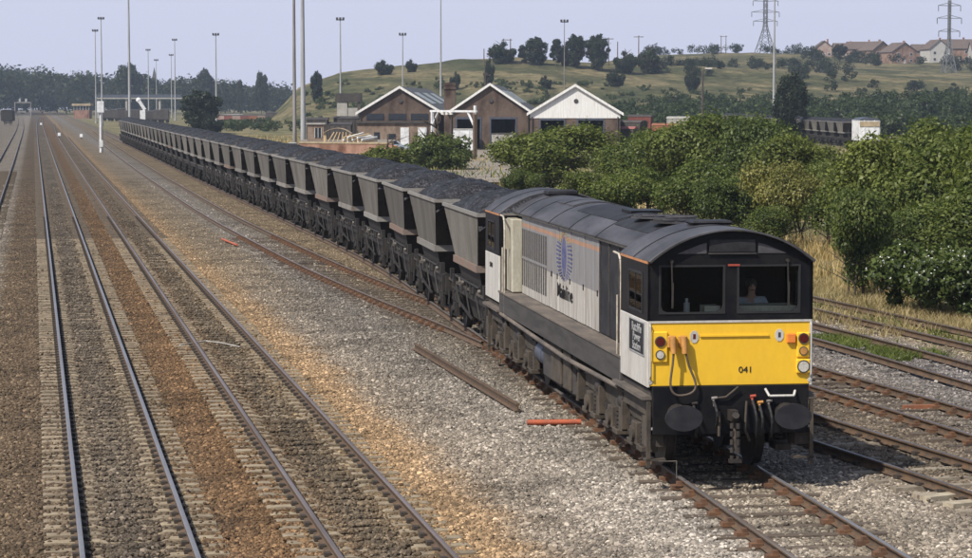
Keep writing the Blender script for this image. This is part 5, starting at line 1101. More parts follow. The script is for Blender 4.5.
# ------------------------------------------------------------------ engine sheds
SRZ = -PSI - R(2)
def shed(px, D, wd, label, kind, dep=62, eave=4.9, peak=8.0):
    p = atd(px, D); t = empty('engine_shed', (p[0], p[1], gz(p) - .05), SRZ, label, 'shed'); hw = wd / 2; th = .35
    mw = M['brick']
    wl = MB()
    for s in (-1, 1): wl.box(*sorted((s * (hw - th), s * (hw - .002))), .36, dep, 0, eave - .05)
    wl.box(-hw + th, hw - th, dep - th, dep - .01, 0, eave); wl.build('side_wall', mw, t)
    if kind == 'left': op = [(-3.2, -.6, 2.9, 3.6)]
    elif kind == 'mid': op = [(-4.3, -1.05, 0, 4.25), (-.05, 3.35, 0, 4.25)]
    else: op = [(-4.4, -1.2, 0, 4.2), (.2, 3.6, 0, 4.2)]
    fw_ = MB(); xs = sorted(set([-hw, hw] + [a for o in op for a in o[:2]])); top = 4.3 if kind != 'white' else 4.22
    for a, b_ in zip(xs[:-1], xs[1:]):
        o = [q for q in op if q[0] <= a and q[1] >= b_]
        if not o: fw_.box(a, b_, 0, th, 0, top)
        else:
            if o[0][2] > 0: fw_.box(a, b_, 0, th, 0, o[0][2])
            if o[0][3] < top: fw_.box(a, b_, 0, th, o[0][3], top)
    fw_.build('front_wall', mw, t, split=False)
    gb = MB(); rise = (peak - eave) / hw; z0 = top + .004; 
    gb.prism([(-hw, z0), (hw, z0), (hw, eave), (0, peak - .02), (-hw, eave)], 0 if kind != 'white' else -.06, th, 'y'); g_ = gb.build('gable', M['white_board'] if kind == 'white' else mw, t)
    for s in (-1, 1):
        rf = MB(); rf.hexa([(s * (hw + .35), -.35, eave - rise * .35), (0, -.35, peak), (0, dep + .2, peak), (s * (hw + .35), dep + .2, eave - rise * .35), (s * (hw + .35), -.35, eave - rise * .35 + .12), (0, -.35, peak + .12), (0, dep + .2, peak + .12), (s * (hw + .35), dep + .2, eave - rise * .35 + .12)]); r_ = rf.build('roof', M['slate'], t)
        bb_ = MB(); bb_.hexa([(s * (hw + .42), -.42, eave - rise * .42 - .14), (0, -.42, peak - .14), (0, -.36, peak - .14), (s * (hw + .42), -.36, eave - rise * .42 - .14), (s * (hw + .42), -.42, eave - rise * .42 + .2), (0, -.42, peak + .2), (0, -.36, peak + .2), (s * (hw + .42), -.36, eave - rise * .42 + .2)]); bb_.build('bargeboard', M['white_board'], t)
        sk = MB(); u0, u1 = .25, .72; y0 = 3.0
        for y0 in (8.0, 26.0, 44.0):
            sk = MB(); zf = lambda u: peak - (peak - eave) * u + .135
            sk.hexa([(s * hw * u1, y0, zf(u1)), (s * hw * u0, y0, zf(u0)), (s * hw * u0, y0 + 9.0, zf(u0)), (s * hw * u1, y0 + 9.0, zf(u1)), (s * hw * u1, y0, zf(u1) + .06), (s * hw * u0, y0, zf(u0) + .06), (s * hw * u0, y0 + 9.0, zf(u0) + .06), (s * hw * u1, y0 + 9.0, zf(u1) + .06)]); sk.build('skylight', M['skylight'], r_)
    for k, (a, b_, z0, z1) in enumerate(op):
        if z0 == 0:
            fr_ = MB(); fr_.box(a, b_, -.05, .1, z1 - .25, z1); fr_.box(a, a + .18, -.05, .1, 0, z1 - .25); fr_.box(b_ - .18, b_, -.05, .1, 0, z1 - .25); fr_.build('door_frame', M['blue_grey'], t, split=False)
            for s in (-1, 1):
                hx = a + .2 if s < 0 else b_ - .2; dl = MB(); dl.box(hx - .05, hx + .05, .4, 1.9, .05, z1 - .3); dl.build('door', M['dark_metal'], t)
        else:
            wn = MB(); wn.box(a, b_, .12, .16, z0, z1); w_ = wn.build('window', M['window'], t)
            for q in np.linspace(a, b_, 7)[1:-1]: MB().box(q - .03, q + .03, .08, .115, z0, z1).build('glazing_bar', M['white'], w_)
    for x in (-hw + .25, hw - .3): MB().cyl((x, -.12, .1), (x, -.12, eave - .5), .07, n=6).build('drainpipe', M['solebar'], t)
    vt = MB(); vt.cyl((0.1, -.12, 6.3), (0.1, .0, 6.3), .28, n=12); vt.build('gable_vent', M['solebar'], t)
    return t
s1 = shed(400, 303, 10.3, 'first brick shed with a low brick annexe across its front', 'left'); s2 = shed(490, 299, 10.1, 'middle brick shed with two tall dark doorways and a chimney stack', 'mid', peak=8.3); s3 = shed(575, 294, 11.0, 'shed with a white boarded gable above open doorways', 'white', peak=8.2)
an = MB(); an.box(-5.1, 5.0, -3.2, -.01, 0, 3.5); a_ = an.build('annexe', M['brick_tan'], s1)
MB().box(-5.3, 5.2, -3.45, -.05, 3.51, 3.75).build('annexe_roof', M['dark_metal'], s1)
for x0, x1, z0, z1, m_, nm in ((.3, 1.35, .1, 3.0, M['sig_white'], 'door'), (2.5, 3.6, .1, 3.0, M['sig_white'], 'door'), (-3.0, -2.3, 1.3, 2.4, M['window'], 'window'), (-1.2, -.3, 1.3, 2.2, M['window'], 'window')): MB().box(x0, x1, -3.26, -3.2, z0, z1).build(nm, m_, s1)
for x0 in (-4.2, -1.4, 1.4): MB().box(x0, x0 + 2.2, -.06, -.005, 3.9, 4.7).build('window', M['window'], s1)
ch = MB(); ch.box(-5.75, -4.35, .6, 2.0, 0, 8.2); ch.box(-5.85, -4.25, .5, 2.1, 7.7, 7.95); ch.box(-5.8, -4.3, .55, 2.05, 8.2, 8.5); ch.build('chimney', M['brick'], s2, split=False)
fl = MB(); fl.cyl((-.6, 1.0, 7.6), (-.6, 1.0, 9.4), .2, n=10); fl.box(-.9, -.3, .8, 1.2, 9.4, 9.75); fl.cyl((-.3, 1, 9.3), (.1, 1, 9.5), .12, n=8); fl.build('stovepipe', M['dark_metal'], s2, split=False)
def local_pt(o, x, y, z=0):
    c, s = math.cos(o.rotation_euler.z), math.sin(o.rotation_euler.z); return (o.location.x + x * c - y * s, o.location.y + x * s + y * c, o.location.z + z)

def van(name, label, cat, loc, rz, L, Wd, H, body, roof, z0=1.0, doors=None, group=None, curved=True):
    """simple railway van or container on four wheels"""
    t = empty(name, loc, rz, label, cat, group); MB().box(-Wd / 2, Wd / 2, -L / 2, L / 2, z0, H).build('body', body, t, bevel=.03)
    pr = arc(Wd / 2 + .06, H + .004, H + .32, 8) if curved else [(-Wd / 2 - .05, H + .004), (-Wd / 2 - .05, H + .08), (Wd / 2 + .05, H + .08), (Wd / 2 + .05, H + .004)]
    MB().prism(pr, -L / 2 - .08, L / 2 + .08, 'y').build('roof', roof, t)
    if z0 > .5:
        u = MB(); u.box(-1.0, 1.0, -L / 2, L / 2, .75, z0 - .004); u.build('underframe', M['gear_dark'], t)
        for dy in (-L * .3, L * .3): ws = MB(); [ws.cyl((s * .69, dy, .47), (s * .82, dy, .47), .47, n=10) for s in (-1, 1)]; ws.cyl((-.9, dy, .47), (.9, dy, .47), .07, n=6); ws.build('wheelset', M['gear_dark'], t, split=False)
    for s in (-1, 1):
        rb = MB()
        for q in np.linspace(-L / 2 + .1, L / 2 - .1, 6): rb = MB(); rb.box(*sorted((s * Wd / 2, s * (Wd / 2 + .06))), q - .05, q + .05, z0, H); rb.build('side_rib', body, t)
    for e in (-1, 1):
        for x in (-Wd * .25, Wd * .25): rb = MB(); rb.box(x - .05, x + .05, *sorted((e * L / 2, e * (L / 2 + .06))), z0, H); rb.build('end_rib', body, t)
    return t
q = local_pt(s2, -3.1, -2.2); van('container', 'white container standing by the doorway of the middle shed', 'container', q, SRZ, 2.4, 2.5, 2.75, M['sig_white'], M['white'], .12, curved=False)
q = local_pt(s2, 1.6, 1.2); van('wagon', 'grey panelled wagon parked in the doorway of the middle shed', 'wagon', q, SRZ, 6, 2.6, 2.2, M['bare'], M['dark_metal'], .9, curved=False)
q = local_pt(s3, 1.6, 1.0); sh = van('shunting_locomotive', 'small yellow fronted shunter inside the white gabled shed', 'shunter', q, SRZ, 6, 2.3, 1.9, M['yellow'], M['black'], .9)
# loading gauge frame
p = atd(475, 246); q = atd(432.5, 254); gq = empty('timber_gantry', (p[0], p[1], gz(p) - .1), math.atan2(q[1] - p[1], q[0] - p[0]), 'white timber gantry on a brown post in front of the sheds', 'gantry'); L = math.hypot(q[0] - p[0], q[1] - p[1])
MB().box(-.16, .16, -.16, .16, 0, 5.2).build('post', M['old_wood'], gq); MB().box(L - .13, L + .13, -.13, .13, 0, 5.2).build('post', M['sig_white'], gq); MB().box(-.35, L + .4, -.1, .1, 5.21, 5.42).build('beam', M['sig_white'], gq)
MB().bar((.1, 0, 3.7), (1.5, 0, 5.2), .16).build('brace', M['sig_white'], gq); MB().bar((L - .1, 0, 3.9), (L - 1.3, 0, 5.2), .16).build('brace', M['sig_white'], gq); MB().cyl((-.02, 0, 5.0), (-.02, 0, 5.9), .17, n=8).build('post_cap', M['sig_white'], gq)
for k in range(3): lm = MB(); lm.cyl((L * .55 + k * .9, 0, 5.21), (L * .55 + k * .9, 0, 4.95), .16, .22, n=8); lm.build('lamp', M['lens_clear'], gq)

# ------------------------------------------------------------------ brick wall, sheds and timber by the yard
p0 = atd(299, 236); p1 = atd(392, 232); L = math.hypot(*(p1 - p0)[:2]); bw = empty('brick_wall', (p0[0], p0[1], -.25), math.atan2(p1[1] - p0[1], p1[0] - p0[0]), 'low red brick retaining wall with a sandy coping beside the coal train', 'wall')
MB().box(0, L, 0, .4, 0, 2.2).build('brickwork', M['brick_wall'], bw)
for k in range(8): MB().box(L * k / 8 + .01, L * (k + 1) / 8 - .01, -.06, .5, 2.203, 2.36).build('coping_stone', M['tan_stone'], bw)
bk_ = MB(); pts4 = [atd(299, 236.6), atd(392, 232.6), atd(396, 262), atd(302, 262)]; mb = MB(); mb.add([(q[0], q[1], 1.92) for q in pts4], [(0, 1, 2, 3)]); tag(mb.build('loading_bank', M['yard']), 'earth bank behind the low brick wall', kind='structure')
def rp(px, D, z=0): q = atd(px, D); return (q[0], q[1], z)
fr_ = empty('timber_shelter', rp(338, 244, 1.93), -PSI, 'arched pale timber shelter standing above the brick wall', 'shelter')
for x in (-1.3, 1.3):
    for y in (-1, 1): MB().box(x - .07, x + .07, y - .07, y + .07, 0, .9).build('post', M['new_wood'], fr_)
ar = arc(1.45, .9, 1.45, 9); rf = MB(); shell_arc(rf, ar, .03, -1.2, 1.2); rf.build('roof', M['tan_stone'], fr_)
for k in range(5): MB().bar((-.9 + k * .45, -1.05, .1), (-.3 + k * .3, -1.0, 1.05), .09).build('brace', M['new_wood'], fr_)
tp = empty('timber_stack', rp(361, 243, 1.93), -PSI, 'heap of pale sawn timber on the bank beside the arched shelter', 'timber stack')
for k in range(14): a = random.uniform(-.25, .25); z = .06 + (k // 5) * .22; x = -1.0 + (k % 5) * .45 + random.uniform(-.1, .1); MB().bar((x - .7, -1, z), (x + .9 + a, 1, z + random.uniform(.05, .45)), .16).build('plank', M['white_board'] if k % 2 else M['new_wood'], tp)
ht = empty('brick_hut', rp(316, 252, 1.9), -PSI, 'small flat roofed brick hut with a white framed window behind the wall', 'hut')
MB().box(-.85, .85, 0, 2.2, 0, 1.75).build('wall', M['brick_tan'], ht); MB().box(-1.0, 1.0, -.15, 2.4, 1.753, 1.9).build('roof', M['bare'], ht); w_ = MB().box(-.1, .6, -.03, .02, .35, 1.4).build('window', M['window'], ht)
for x in (-.12, .22, .57): MB().box(x, x + .06, -.06, -.031, .35, 1.4).build('frame', M['white'], w_)
cabn = empty('lineside_cabinet', rp(293, 240, -.2), -PSI, 'pale grey lineside cabinet at the foot of the tall masts', 'cabinet')
MB().box(-.35, .35, -.3, .3, 0, 2.1).build('case', M['sig_white'], cabn, bevel=.02); MB().box(-.4, .4, -.35, .35, 2.103, 2.18).build('lid', M['white'], cabn); MB().box(.1, .2, -.33, -.3, 1.0, 1.15).build('handle', M['solebar'], cabn)
cw = empty('coaling_tower', rp(349, 330, 0), -PSI, 'grey concrete bunker tower with a dark top behind the low wagons', 'tower'); MB().box(-1.6, -.2, 0, 3, 0, 6.0).build('wall', M['concrete_wall'], cw); MB().box(-.199, 1.6, .1, 3, 0, 5.2).build('wall', M['concrete_wall'], cw); MB().box(-1.8, 1.7, -.1, 3.1, 6.003, 7.2).build('bunker', M['dark_metal'], cw); MB().box(1.2, 1.62, .05, .098, 0, 7).build('ladder', M['dark_metal'], cw)
for k, (px, D, L_, H, lab) in enumerate(((318, 300, 9, 3.8, 'dark covered wagon behind the brick hut'), (338, 300, 9, 3.2, 'dark low wagon left of the sheds'), (352, 306, 7, 3.9, 'dark tall wagon tight against the first shed'))): van('wagon', lab, 'wagon', rp(px, D, 0), R(90) - PSI, 2.6 + .9 * k, 2.4, H, M['dark_metal'], M['solebar'], 1.0)
# road vehicles
def car(label, loc, rz, paint):
    t = empty('parked_car', loc, rz, label, 'car'); b_ = MB(); b_.prism([(-2.0, .3), (-2.0, .75), (-1.1, .88), (-.6, 1.35), (.9, 1.38), (1.5, .95), (2.0, .85), (2.0, .3)], -.8, .8, 'x'); 
    body = b_.build('body', paint, t, bevel=.05); gw = MB(); gw.prism([(-.95, .92), (-.55, 1.28), (.85, 1.3), (1.3, .95)], -.81, .81, 'x'); gw.build('windows', M['window'], t)
    for y in (-1.25, 1.25):
        for x in (-.72, .72): MB().cyl((x - .09, y, .31), (x + .09, y, .31), .31, n=14).build('wheel', M['rubber'], t)
    for x in (-.55, .55): MB().box(x - .15, x + .15, -2.02, -2.0, .55, .68).build('headlight', M['lens_clear'], t)
M['car_blue'] = mat('pale blue car paint', (.35, .42, .5), ns=2, rough=.3)
q = local_pt(s1, -.4, -7.0, .05); car('pale blue car parked in front of the first shed', q, SRZ + R(90), M['car_blue']); q = local_pt(s1, -1.6, -10.5, .05); car('orange car parked nearest the brick wall', q, SRZ + R(70), M['orange_box'])
for k, px in enumerate((226, 231, 236, 241)): car(('white car furthest left in the distant parked row', 'white car second in the distant parked row', 'white car third in the distant parked row', 'white car at the end of the distant parked row')[k], rp(px, 800 + k * 6, .5), .4 + k * .3, M['sig_white'])

# wagons in the yard right of the sheds
for px, D, L_, H, body, roof, lab, rz in ((632, 330, 6.5, 3.2, M['dark_metal'], M['dark_metal'], 'dark wagon in the yard right of the white gabled shed', 60), (624, 316, 6, 2.5, M['dark_metal'], M['pink_tarp'], 'wagon with a faded red rounded sheet over it beside the white shed', 70), (640, 345, 6, 3.9, M['red_van'], M['dark_metal'], 'brown wagon behind the faded red sheeted wagon', 80), (667, 330, 7, 2.8, M['orange_rust'], M['orange_rust'], 'orange red open wagon in the yard above the bushes', 75), (679, 352, 6, 3.6, M['bare'], M['bare'], 'pale grey roofed van behind the orange red wagon', 75), (697, 335, 4.4, 2.7, M['orange_rust'], M['red_van'], 'rust brown wagon nearest the lamp post', 70)):
    van('wagon', lab, 'wagon', rp(px, D, 0), R(rz) - PSI, L_ * .55, 2.4, H, body, roof, 1.0)
# white ended van at the head of the second train
hv = van('rail_vehicle', 'white ended rail vehicle at the head of the standing coal train', 'rail vehicle', rp(486 + FPX * 49.6 / 314, 314, 0), -PSI - R(3), 9, 2.6, 3.7, M['sig_white'], M['blue_grey'], 1.0)
MB().box(-1.28, 1.28, -4.58, -4.56, 2.85, 3.5).build('end_stripe', M['tan_stone'], hv)

# ------------------------------------------------------------------ masts, signals and poles
def mast(px, D, top_py, r0, m_, label, head=True, base_z=None, zt=None):
    z0 = -.2 if base_z is None else base_z; H = (zat(top_py, D) if zt is None else zt) - z0; t = empty('lighting_mast', rp(px, D, z0), -PSI, label, 'mast')
    MB().cyl((0, 0, 0), (0, 0, H), r0, r0 * .45, n=10).build('shaft', m_, t); MB().cyl((0, 0, 0), (0, 0, .5), r0 * 1.6, n=10).build('base', M['concrete_wall'], t)
    MB().box(-.85, .85, -.12, .12, H, H + .18).build('head_frame', M['solebar'], t)
    for x in (-.65, 0, .65): MB().box(x - .22, x + .22, -.35, .25, H + .181, H + .62).build('floodlight', M['solebar'], t)
    return t
mast(97, 700, 32, .22, M['galv'], 'slim lighting mast just left of the taller of the two paired masts'); mast(103, 640, 20, .26, M['galv'], 'taller of the two paired lighting masts near the white signal post')
mast(130.5, 430, 0, .27, M['galv'], 'very tall lighting mast behind the far end of the coal train', zt=30); mast(149.5, 880, 51, .25, M['galv'], 'distant short lighting mast just left of the church spire'); mast(157.5, 960, 61, .22, M['galv'], 'faint lighting mast just right of the church spire')
mast(172.5, 930, 56, .22, M['galv'], 'shorter of the close pair of distant masts'); mast(176, 800, 41, .25, M['galv'], 'taller of the close pair of distant masts'); mast(217, 620, 36, .26, M['galv'], 'single lighting mast beyond the rounded tree')
mast(295, 300, 0, .26, M['mast_dark'], 'slimmer grey mast close beside the thick pale mast', zt=27); mast(303.5, 285, 0, .33, M['galv'], 'thickest pale mast rising out of the picture beside the brick wall', zt=28)
mast(341, 500, 21, .24, M['galv'], 'lighting mast behind the coaling tower'); mast(403, 560, 36, .22, M['galv'], 'thin mast above the roof of the first shed'); mast(441, 470, -1, .25, M['galv'], 'tall mast behind the brick chimney'); mast(564, 520, 23, .16, M['mast_dark'], 'slender mast behind the white gable among the hill trees')
mast(773, 480, 0, .3, M['galv'], 'pale tall mast beside the dark single tree', zt=29)
lp = empty('street_lamp', rp(702, 340, 0), -PSI, 'dark lamp post with a white lamp above the bushes', 'lamp post'); MB().cyl((0, 0, 0), (0, 0, 10.4), .2, .13, n=8).build('post', M['dark_metal'], lp); MB().bar((-.1, 0, 10.3), (.8, 0, 10.7), .14).build('arm', M['dark_metal'], lp); MB().box(.3, 1.3, -.2, .2, 10.62, 10.85).build('lamp', M['lens_clear'], lp)
sg = empty('signal_post', rp(101.5, 296, -.2), -PSI + R(8), 'white signal post with a boxed head beside the main line', 'signal'); MB().cyl((0, 0, 0), (0, 0, 4.9), .17, .14, n=10).build('post', M['sig_white'], sg); MB().box(-.42, .42, -.3, .3, 4.9, 6.3).build('signal_head', M['sig_white'], sg, bevel=.03); MB().box(-.2, .25, -.25, .25, .7, 1.5).build('base_box', M['sig_white'], sg); MB().tube([(.25, .3, 0), (.25, .3, 4.9)], .03, 5).tube([(-.2, .3, 0), (-.2, .3, 4.9)], .03, 5).build('ladder', M['bare'], sg)
sg = empty('signal_post', rp(143.5, 380, -.2), -PSI + R(8), 'white signal with a slanted route indicator behind the coal wagons', 'signal'); MB().cyl((0, 0, 0), (0, 0, 4.8), .2, .17, n=10).build('post', M['sig_white'], sg); MB().box(-.42, .42, -.3, .3, 3.2, 4.9).build('signal_head', M['sig_white'], sg, bevel=.03)
MB().bar((.35, 0, 5.0), (-.55, 0, 6.4), .5).build('route_indicator', M['sig_white'], sg); MB().ball((-.62, 0, 6.5), .42, .3, .42).build('indicator_end', M['sig_white'], sg)
for px, D, lab in ((60, 420, 'small white marker between the main lines'), (82, 405, 'yellow white marker beside the second main line'), (42, 620, 'pale ground signal at the far end of the main line')):
    gs = empty('ground_signal', rp(px, D, -.2), -PSI, lab, 'ground signal'); MB().box(-.25, .25, -.15, .15, .3, .85).build('disc_box', M['sig_white'], gs); MB().box(-.08, .08, -.08, .08, 0, .3).build('post', M['dark_metal'], gs)

# ------------------------------------------------------------------ far end of the yard
sb = empty('signal_box', rp(82.5, 900, 0), -PSI, 'brick signal box with a flat overhanging roof at the far junction', 'signal box'); MB().box(-2.9, 2.9, 0, 6, -.3, 3.0).build('brick_base', M['brick_red'], sb); MB().box(-2.9, 2.9, 0, 6, 3.003, 4.6).build('cabin', M['window'], sb); MB().box(-3.5, 3.5, -.6, 6.6, 4.603, 5.4).build('roof', M['tan_stone'], sb)
for x in np.linspace(-2.9, 2.75, 6): MB().box(x, x + .15, -.06, -.003, 3.003, 4.6).build('window_post', M['white'], sb)
fbr = empty('footbridge', rp(150, 940, 0), -PSI, 'long low grey footbridge crossing the distant tracks', 'bridge'); MB().box(-21, 21, 0, 2, 7.2, 7.7).build('deck', M['concrete_wall'], fbr); MB().box(-21, 21, -.05, .05, 7.703, 8.9).build('parapet', M['blue_grey'], fbr)
for x in (-20, -9, 4, 19): MB().box(x - .4, x + .4, .6, 1.4, -.3, 7.19).build('pier', M['concrete_wall'], fbr)
gy_ = empty('signal_gantry', rp(24, 1000, 0), -PSI, 'low grey gantry over the sidings far down the line', 'gantry')
for x in (-3.3, 3.3): MB().box(x - .15, x + .15, -.15, .15, -.3, 5.6).build('leg', M['mast_dark'], gy_)
MB().box(-3.5, 3.5, -.2, .2, 5.603, 6.0).build('beam', M['mast_dark'], gy_)
for x in (-1.2, 1.4): MB().box(x - .4, x + .4, -.3, .3, 6.003, 7.4).build('signal_head', M['galv'], gy_)
for k, (px, lab) in enumerate(((9, 'dark wagon standing alone on the westernmost siding'),)): van('wagon', lab, 'wagon', rp(px, 640, 0), -PSI * .3, 9, 3.0, 3.7, M['gear_dark'], M['gear_dark'], 1.0)
for k in range(9): van('open_wagon', '%s dark wagon in the rake beyond the white signals' % ordinal(k), 'wagon', rp(108 + k * 7.2, 760 - k * 9, 0), R(82), 9.5 * .25, 2.4, 3.2 + (k % 3) * .3, M['dark_metal'], M['solebar'], 1.0, group='dark wagons beyond the signals')
for k in range(6): van('wagon', '%s red and cream wagon in the rake beyond the rounded tree' % ordinal(k), 'wagon', rp(221 + k * 8.2, 690, 0), R(78), 2.4, 2.3, 2.1, (M['cream_van'], M['red_van'], M['cream_van'], M['red_van'], M['orange_rust'], M['cream_van'])[k], M['dark_metal'], 1.0, group='red and cream wagons')
for k in range(5): van('wagon', '%s dark wagon following the red and cream wagons' % ordinal(k), 'wagon', rp(271 + k * 8, 680, 0), R(78), 2.4, 2.3, 2.9, M['dark_metal'], M['dark_metal'], 1.0, group='dark wagons after the red ones')
cz = empty('church', rp(155.5, 1480, 0), -PSI, 'distant church with a pointed dark spire above the wood', 'church'); MB().box(-2.6, 2.6, -2.6, 2.6, -.3, 13.0).build('tower', M['brick'], cz); MB().add([(-2.8, -2.8, 13.0), (2.8, -2.8, 13.0), (2.8, 2.8, 13.0), (-2.8, 2.8, 13.0), (0, 0, 27.5)], [(0, 1, 4), (1, 2, 4), (2, 3, 4), (3, 0, 4), (3, 2, 1, 0)]).build('spire', M['dark_metal'], cz)

# ------------------------------------------------------------------ houses on the ridge
def house(px, D, wd, dep, eave, peak, wall, label, rz=0.0, gable_front=True, roof=None):
    wd, dep, eave, peak = wd * 1.0, dep * 1.0, eave * 1.05, peak * 1.08; q = on_hill(px, D, .4); t = empty('house', q, -PSI + R(rz), label, 'house'); hw = wd / 2
    if gable_front: MB().prism([(-hw, 0), (hw, 0), (hw, eave), (0, peak), (-hw, eave)], 0, dep, 'y').build('wall', wall, t)
    else: MB().prism([(0, 0), (dep, 0), (dep, eave), (dep / 2, peak), (0, eave)], -hw, hw, 'x').build('wall', wall, t)
    for s in (-1, 1):
        if gable_front: P_ = [(s * (hw + .4), -.4, eave - .3), (0, -.4, peak + .02), (0, dep + .4, peak + .02), (s * (hw + .4), dep + .4, eave - .3)]
        else: P_ = [(-hw - .4, dep / 2, peak + .02), (hw + .4, dep / 2, peak + .02), (hw + .4, dep / 2 + s * (dep / 2 + .4), eave - .3), (-hw - .4, dep / 2 + s * (dep / 2 + .4), eave - .3)]
        MB().hexa(P_ + [(x, y, z + .2) for x, y, z in P_]).build('roof', roof or M['house_roof'], t)
    for x in (-hw * .5, hw * .5):
        for z in (1.0, 3.6):
            if z + 1.2 < eave: w_ = MB().box(x - .6, x + .6, -.06, -.003, z, z + 1.2).build('window', M['white'], t); MB().box(x - .48, x + .48, -.09, -.061, z + .12, z + 1.08).build('pane', M['window'], w_)
    MB().box(-.5, .5, -.06, -.003, 0, 2.1).build('door', M['white'], t); MB().box(hw * .4, hw * .4 + .7, dep * .5, dep * .5 + .7, peak - 1.2, peak + 1.0).build('chimney', M['brick_red'], t)
house(823, 1010, 8, 9, 4.0, 6.6, M['cream_van'], 'pale gabled house at the open end of the ridge estate'); house(845, 1020, 10, 8, 4.4, 6.4, M['cream_van'], 'low pale house with a long grey roof on the ridge', gable_front=False); house(862, 1030, 13, 8, 4.6, 6.8, M['white'], 'low white house left of the two brick houses', gable_front=False)
house(881, 1000, 9.5, 11, 5.2, 8.3, M['house_brick'], 'left one of the two orange brick houses on the ridge', 24); house(903, 980, 11.5, 11, 5.0, 8.2, M['house_brick'], 'big orange brick house with its gable towards the hill', 18); house(922, 1030, 9, 8, 4.8, 7.0, M['house_brick'], 'grey roofed house behind the big orange brick house', gable_front=False)
house(938, 985, 9, 10, 5.6, 8.8, M['white'], 'white gabled house behind the right pylon', 12); house(957, 1000, 12, 9, 5.4, 8.6, M['house_brick'], 'brick house with a broad grey roof right of the pylon', gable_front=False); house(985, 985, 12, 9, 5.2, 8.4, M['white'], 'pale house last along the ridge', gable_front=False)

# ------------------------------------------------------------------ pylons and telegraph poles
def pylon(px, D, top, arms, label, wb=4.6, L0=4.3):
    q = on_hill(px, D, .4); H = zat(top, D) - q[2]; fr_a = [(zat(a, D) - q[2]) / H for a in arms]; kk = fr_a[0]; t = empty('pylon', q, -PSI + R(12), label, 'pylon'); wz = lambda z: wb / 2 * max(.17, (1 - z / (H * kk * 1.12)) ** 1.2 if z < H * kk else .17)
    lv = [kk * t_ for t_ in (0, .25, .46, .64, .8, .92)] + list(np.linspace(kk, 1, 6)); th = .26
    for sx in (-1, 1):
        for sy in (-1, 1): lg = MB(); [lg.bar((sx * wz(a * H), sy * wz(a * H), a * H), (sx * wz(b_ * H), sy * wz(b_ * H), b_ * H), th) for a, b_ in zip(lv[:-1], lv[1:])]; lg.build('leg', M['pylon'], t, split=False)
    br_ = MB()
    for a, b_ in zip(lv[:-1], lv[1:]):
        for s in (-1, 1):
            w0, w1 = wz(a * H), wz(b_ * H); br_.bar((-w0, s * w0, a * H), (w1, s * w1, b_ * H), .15); br_.bar((w0, s * w0, a * H), (-w1, s * w1, b_ * H), .15); br_.bar((s * w0, -w0, a * H), (s * w1, w1, b_ * H), .15); br_.bar((s * w0, w0, a * H), (s * w1, -w1, b_ * H), .15)
    br_.build('bracing', M['pylon'], t, split=False)
    for f, Lh in zip(fr_a, (L0 * .95, L0 * 1.1, L0)):
        am = MB()
        for s in (-1, 1): am.bar((0, 0, f * H), (s * Lh, 0, f * H + .1), .24); am.bar((0, 0, f * H + 1.2), (s * Lh, 0, f * H + .1), .18)
        am.build('cross_arm', M['pylon'], t, split=False)
        for s in (-1, 1): MB().cyl((s * Lh, 0, f * H + .1), (s * Lh, 0, f * H - 2.0), .13, n=6).build('insulator', M['solebar'], t)
pylon(947, 880, 1, (32, 19, 6.5), 'whole steel pylon standing in front of the ridge houses', 4.4); pylon(764, 1030, -9, (22, 13, 2), 'steel pylon on the ridge left of the houses, its top out of view', 8.0, 5.6)
def tpole(px, D, top, label, arm=True, twin=False):
    q = on_hill(px, D, .3); H = zat(top, D) - q[2]; t = empty('telegraph_pole', q, -PSI, label, 'telegraph pole')
    for x in ((-1.0, 1.0) if twin else (0,)): MB().cyl((x, 0, 0), (x, 0, H), .19, .13, n=7).build('pole', M['old_wood'], t)
    if arm: MB().box(-1.5, 1.5, -.08, .08, H - .5, H - .3).build('cross_arm', M['old_wood'], t)
tpole(507, 715, 39, 'twin telegraph pole by the low twin topped tree', twin=True); tpole(608, 715, 38, 'telegraph pole right of the tall hill crest trees'); tpole(617, 720, 42, 'plain telegraph pole without a cross arm on the hill crest', False); tpole(638, 720, 36, 'telegraph pole with a cross arm standing clear on the crest'); tpole(722.5, 1000, 36, 'twin poles left of the big pylon', twin=True); tpole(484, 700, 49, 'short telegraph pole at the start of the crest trees', False)

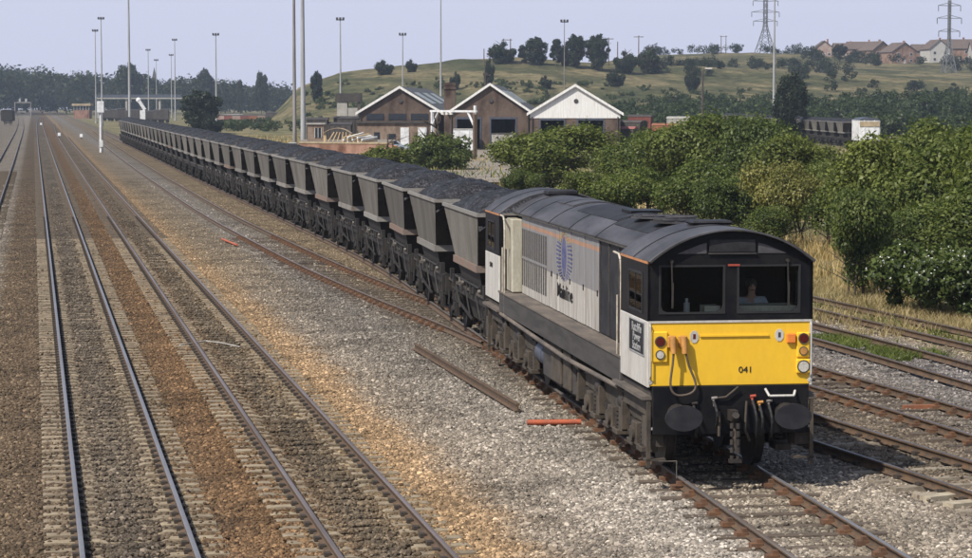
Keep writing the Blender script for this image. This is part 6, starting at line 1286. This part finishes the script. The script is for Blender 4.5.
# ------------------------------------------------------------------ odds and ends on the ballast
a, b_ = at(415, 348, -.12), at(518, 410, -.12); orl = empty('loose_rail', ((a + b_) / 2).tolist(), math.atan2(b_[1] - a[1], b_[0] - a[0]) - math.pi / 2, 'old rusty rail lying loose on the pale ballast', 'rail'); L = float(np.hypot(*(b_ - a)[:2]))
MB().prism([(x, z + .13) for x, z in PROF], -L / 2, L / 2, 'y').build('rail_bar', M['rail_side'], orl)
def stick(p, q, r_, m_, name, label, cat):
    a, b_ = at(*p, -.12), at(*q, -.12); mb = MB(); mb.cyl(a, b_, r_, n=8); tag(mb.build(name, m_), label, cat)
M['orange_pipe'] = mat('faded orange plastic', (0.46, 0.105, 0.045), (0.28, 0.085, 0.05), ns=2, rough=.6)
stick((527, 422.5), (581, 422), .055, M['orange_pipe'], 'orange_pipe', 'orange plastic pipe lying on the ballast beside the locomotive', 'pipe')
stick((222, 239), (237, 245), .05, M['orange_pipe'], 'orange_offcut', 'short orange offcut lying by the second main line', 'offcut')
a, b_ = at(903, 408, -.14), at(950, 407, -.14); mb = MB(); mb.bar(a, b_, .11); tag(mb.build('plank', M['orange_rust']), 'reddish brown plank lying between the sidings', 'plank')
for k, (p, q) in enumerate((((925, 496), (962, 492)), ((948, 503), (990, 499)))):
    a, b_ = at(*p, -.12), at(*q, -.12); mb = MB(); d = (b_ - a); d /= np.linalg.norm(d); n_ = np.array([-d[1], d[0], 0]) * .13
    mb.hexa([tuple(a - n_ - [0, 0, .1]), tuple(b_ - n_ - [0, 0, .1]), tuple(b_ + n_ - [0, 0, .1]), tuple(a + n_ - [0, 0, .1]), tuple(a - n_), tuple(b_ - n_), tuple(b_ + n_), tuple(a + n_)]); tag(mb.build('concrete_slab', M['pale_slab']), ('bleached slab lying beside the pale sleepers', 'second bleached slab closer to the edge of the track')[k], 'slab')
cbx = [at(180, 345, -.15), at(206, 341, -.13), at(222, 343, -.14), at(240, 347, -.15)]; mb = MB(); mb.tube([tuple(c) for c in cbx], .02, 5); tag(mb.build('loose_cable', M['bare']), 'pale length of cable lying between the main lines', 'cable')

# ------------------------------------------------------------------ summer haze
m = bpy.data.materials.new('summer haze'); m.use_nodes = True; nt = m.node_tree; nt.nodes.remove(nt.nodes['Principled BSDF'])
pv = nt.nodes.new('ShaderNodeVolumePrincipled'); pv.inputs['Color'].default_value = (.70, .82, 1.0, 1); pv.inputs['Density'].default_value = .00019; pv.inputs['Anisotropy'].default_value = .2
nt.links.new(pv.outputs[0], nt.nodes['Material Output'].inputs['Volume'])
tag(MB().box(-1680, 1680, -180, 2060, -1.9, 82).build('haze', m), 'pale blue summer haze over the whole valley', kind='stuff')
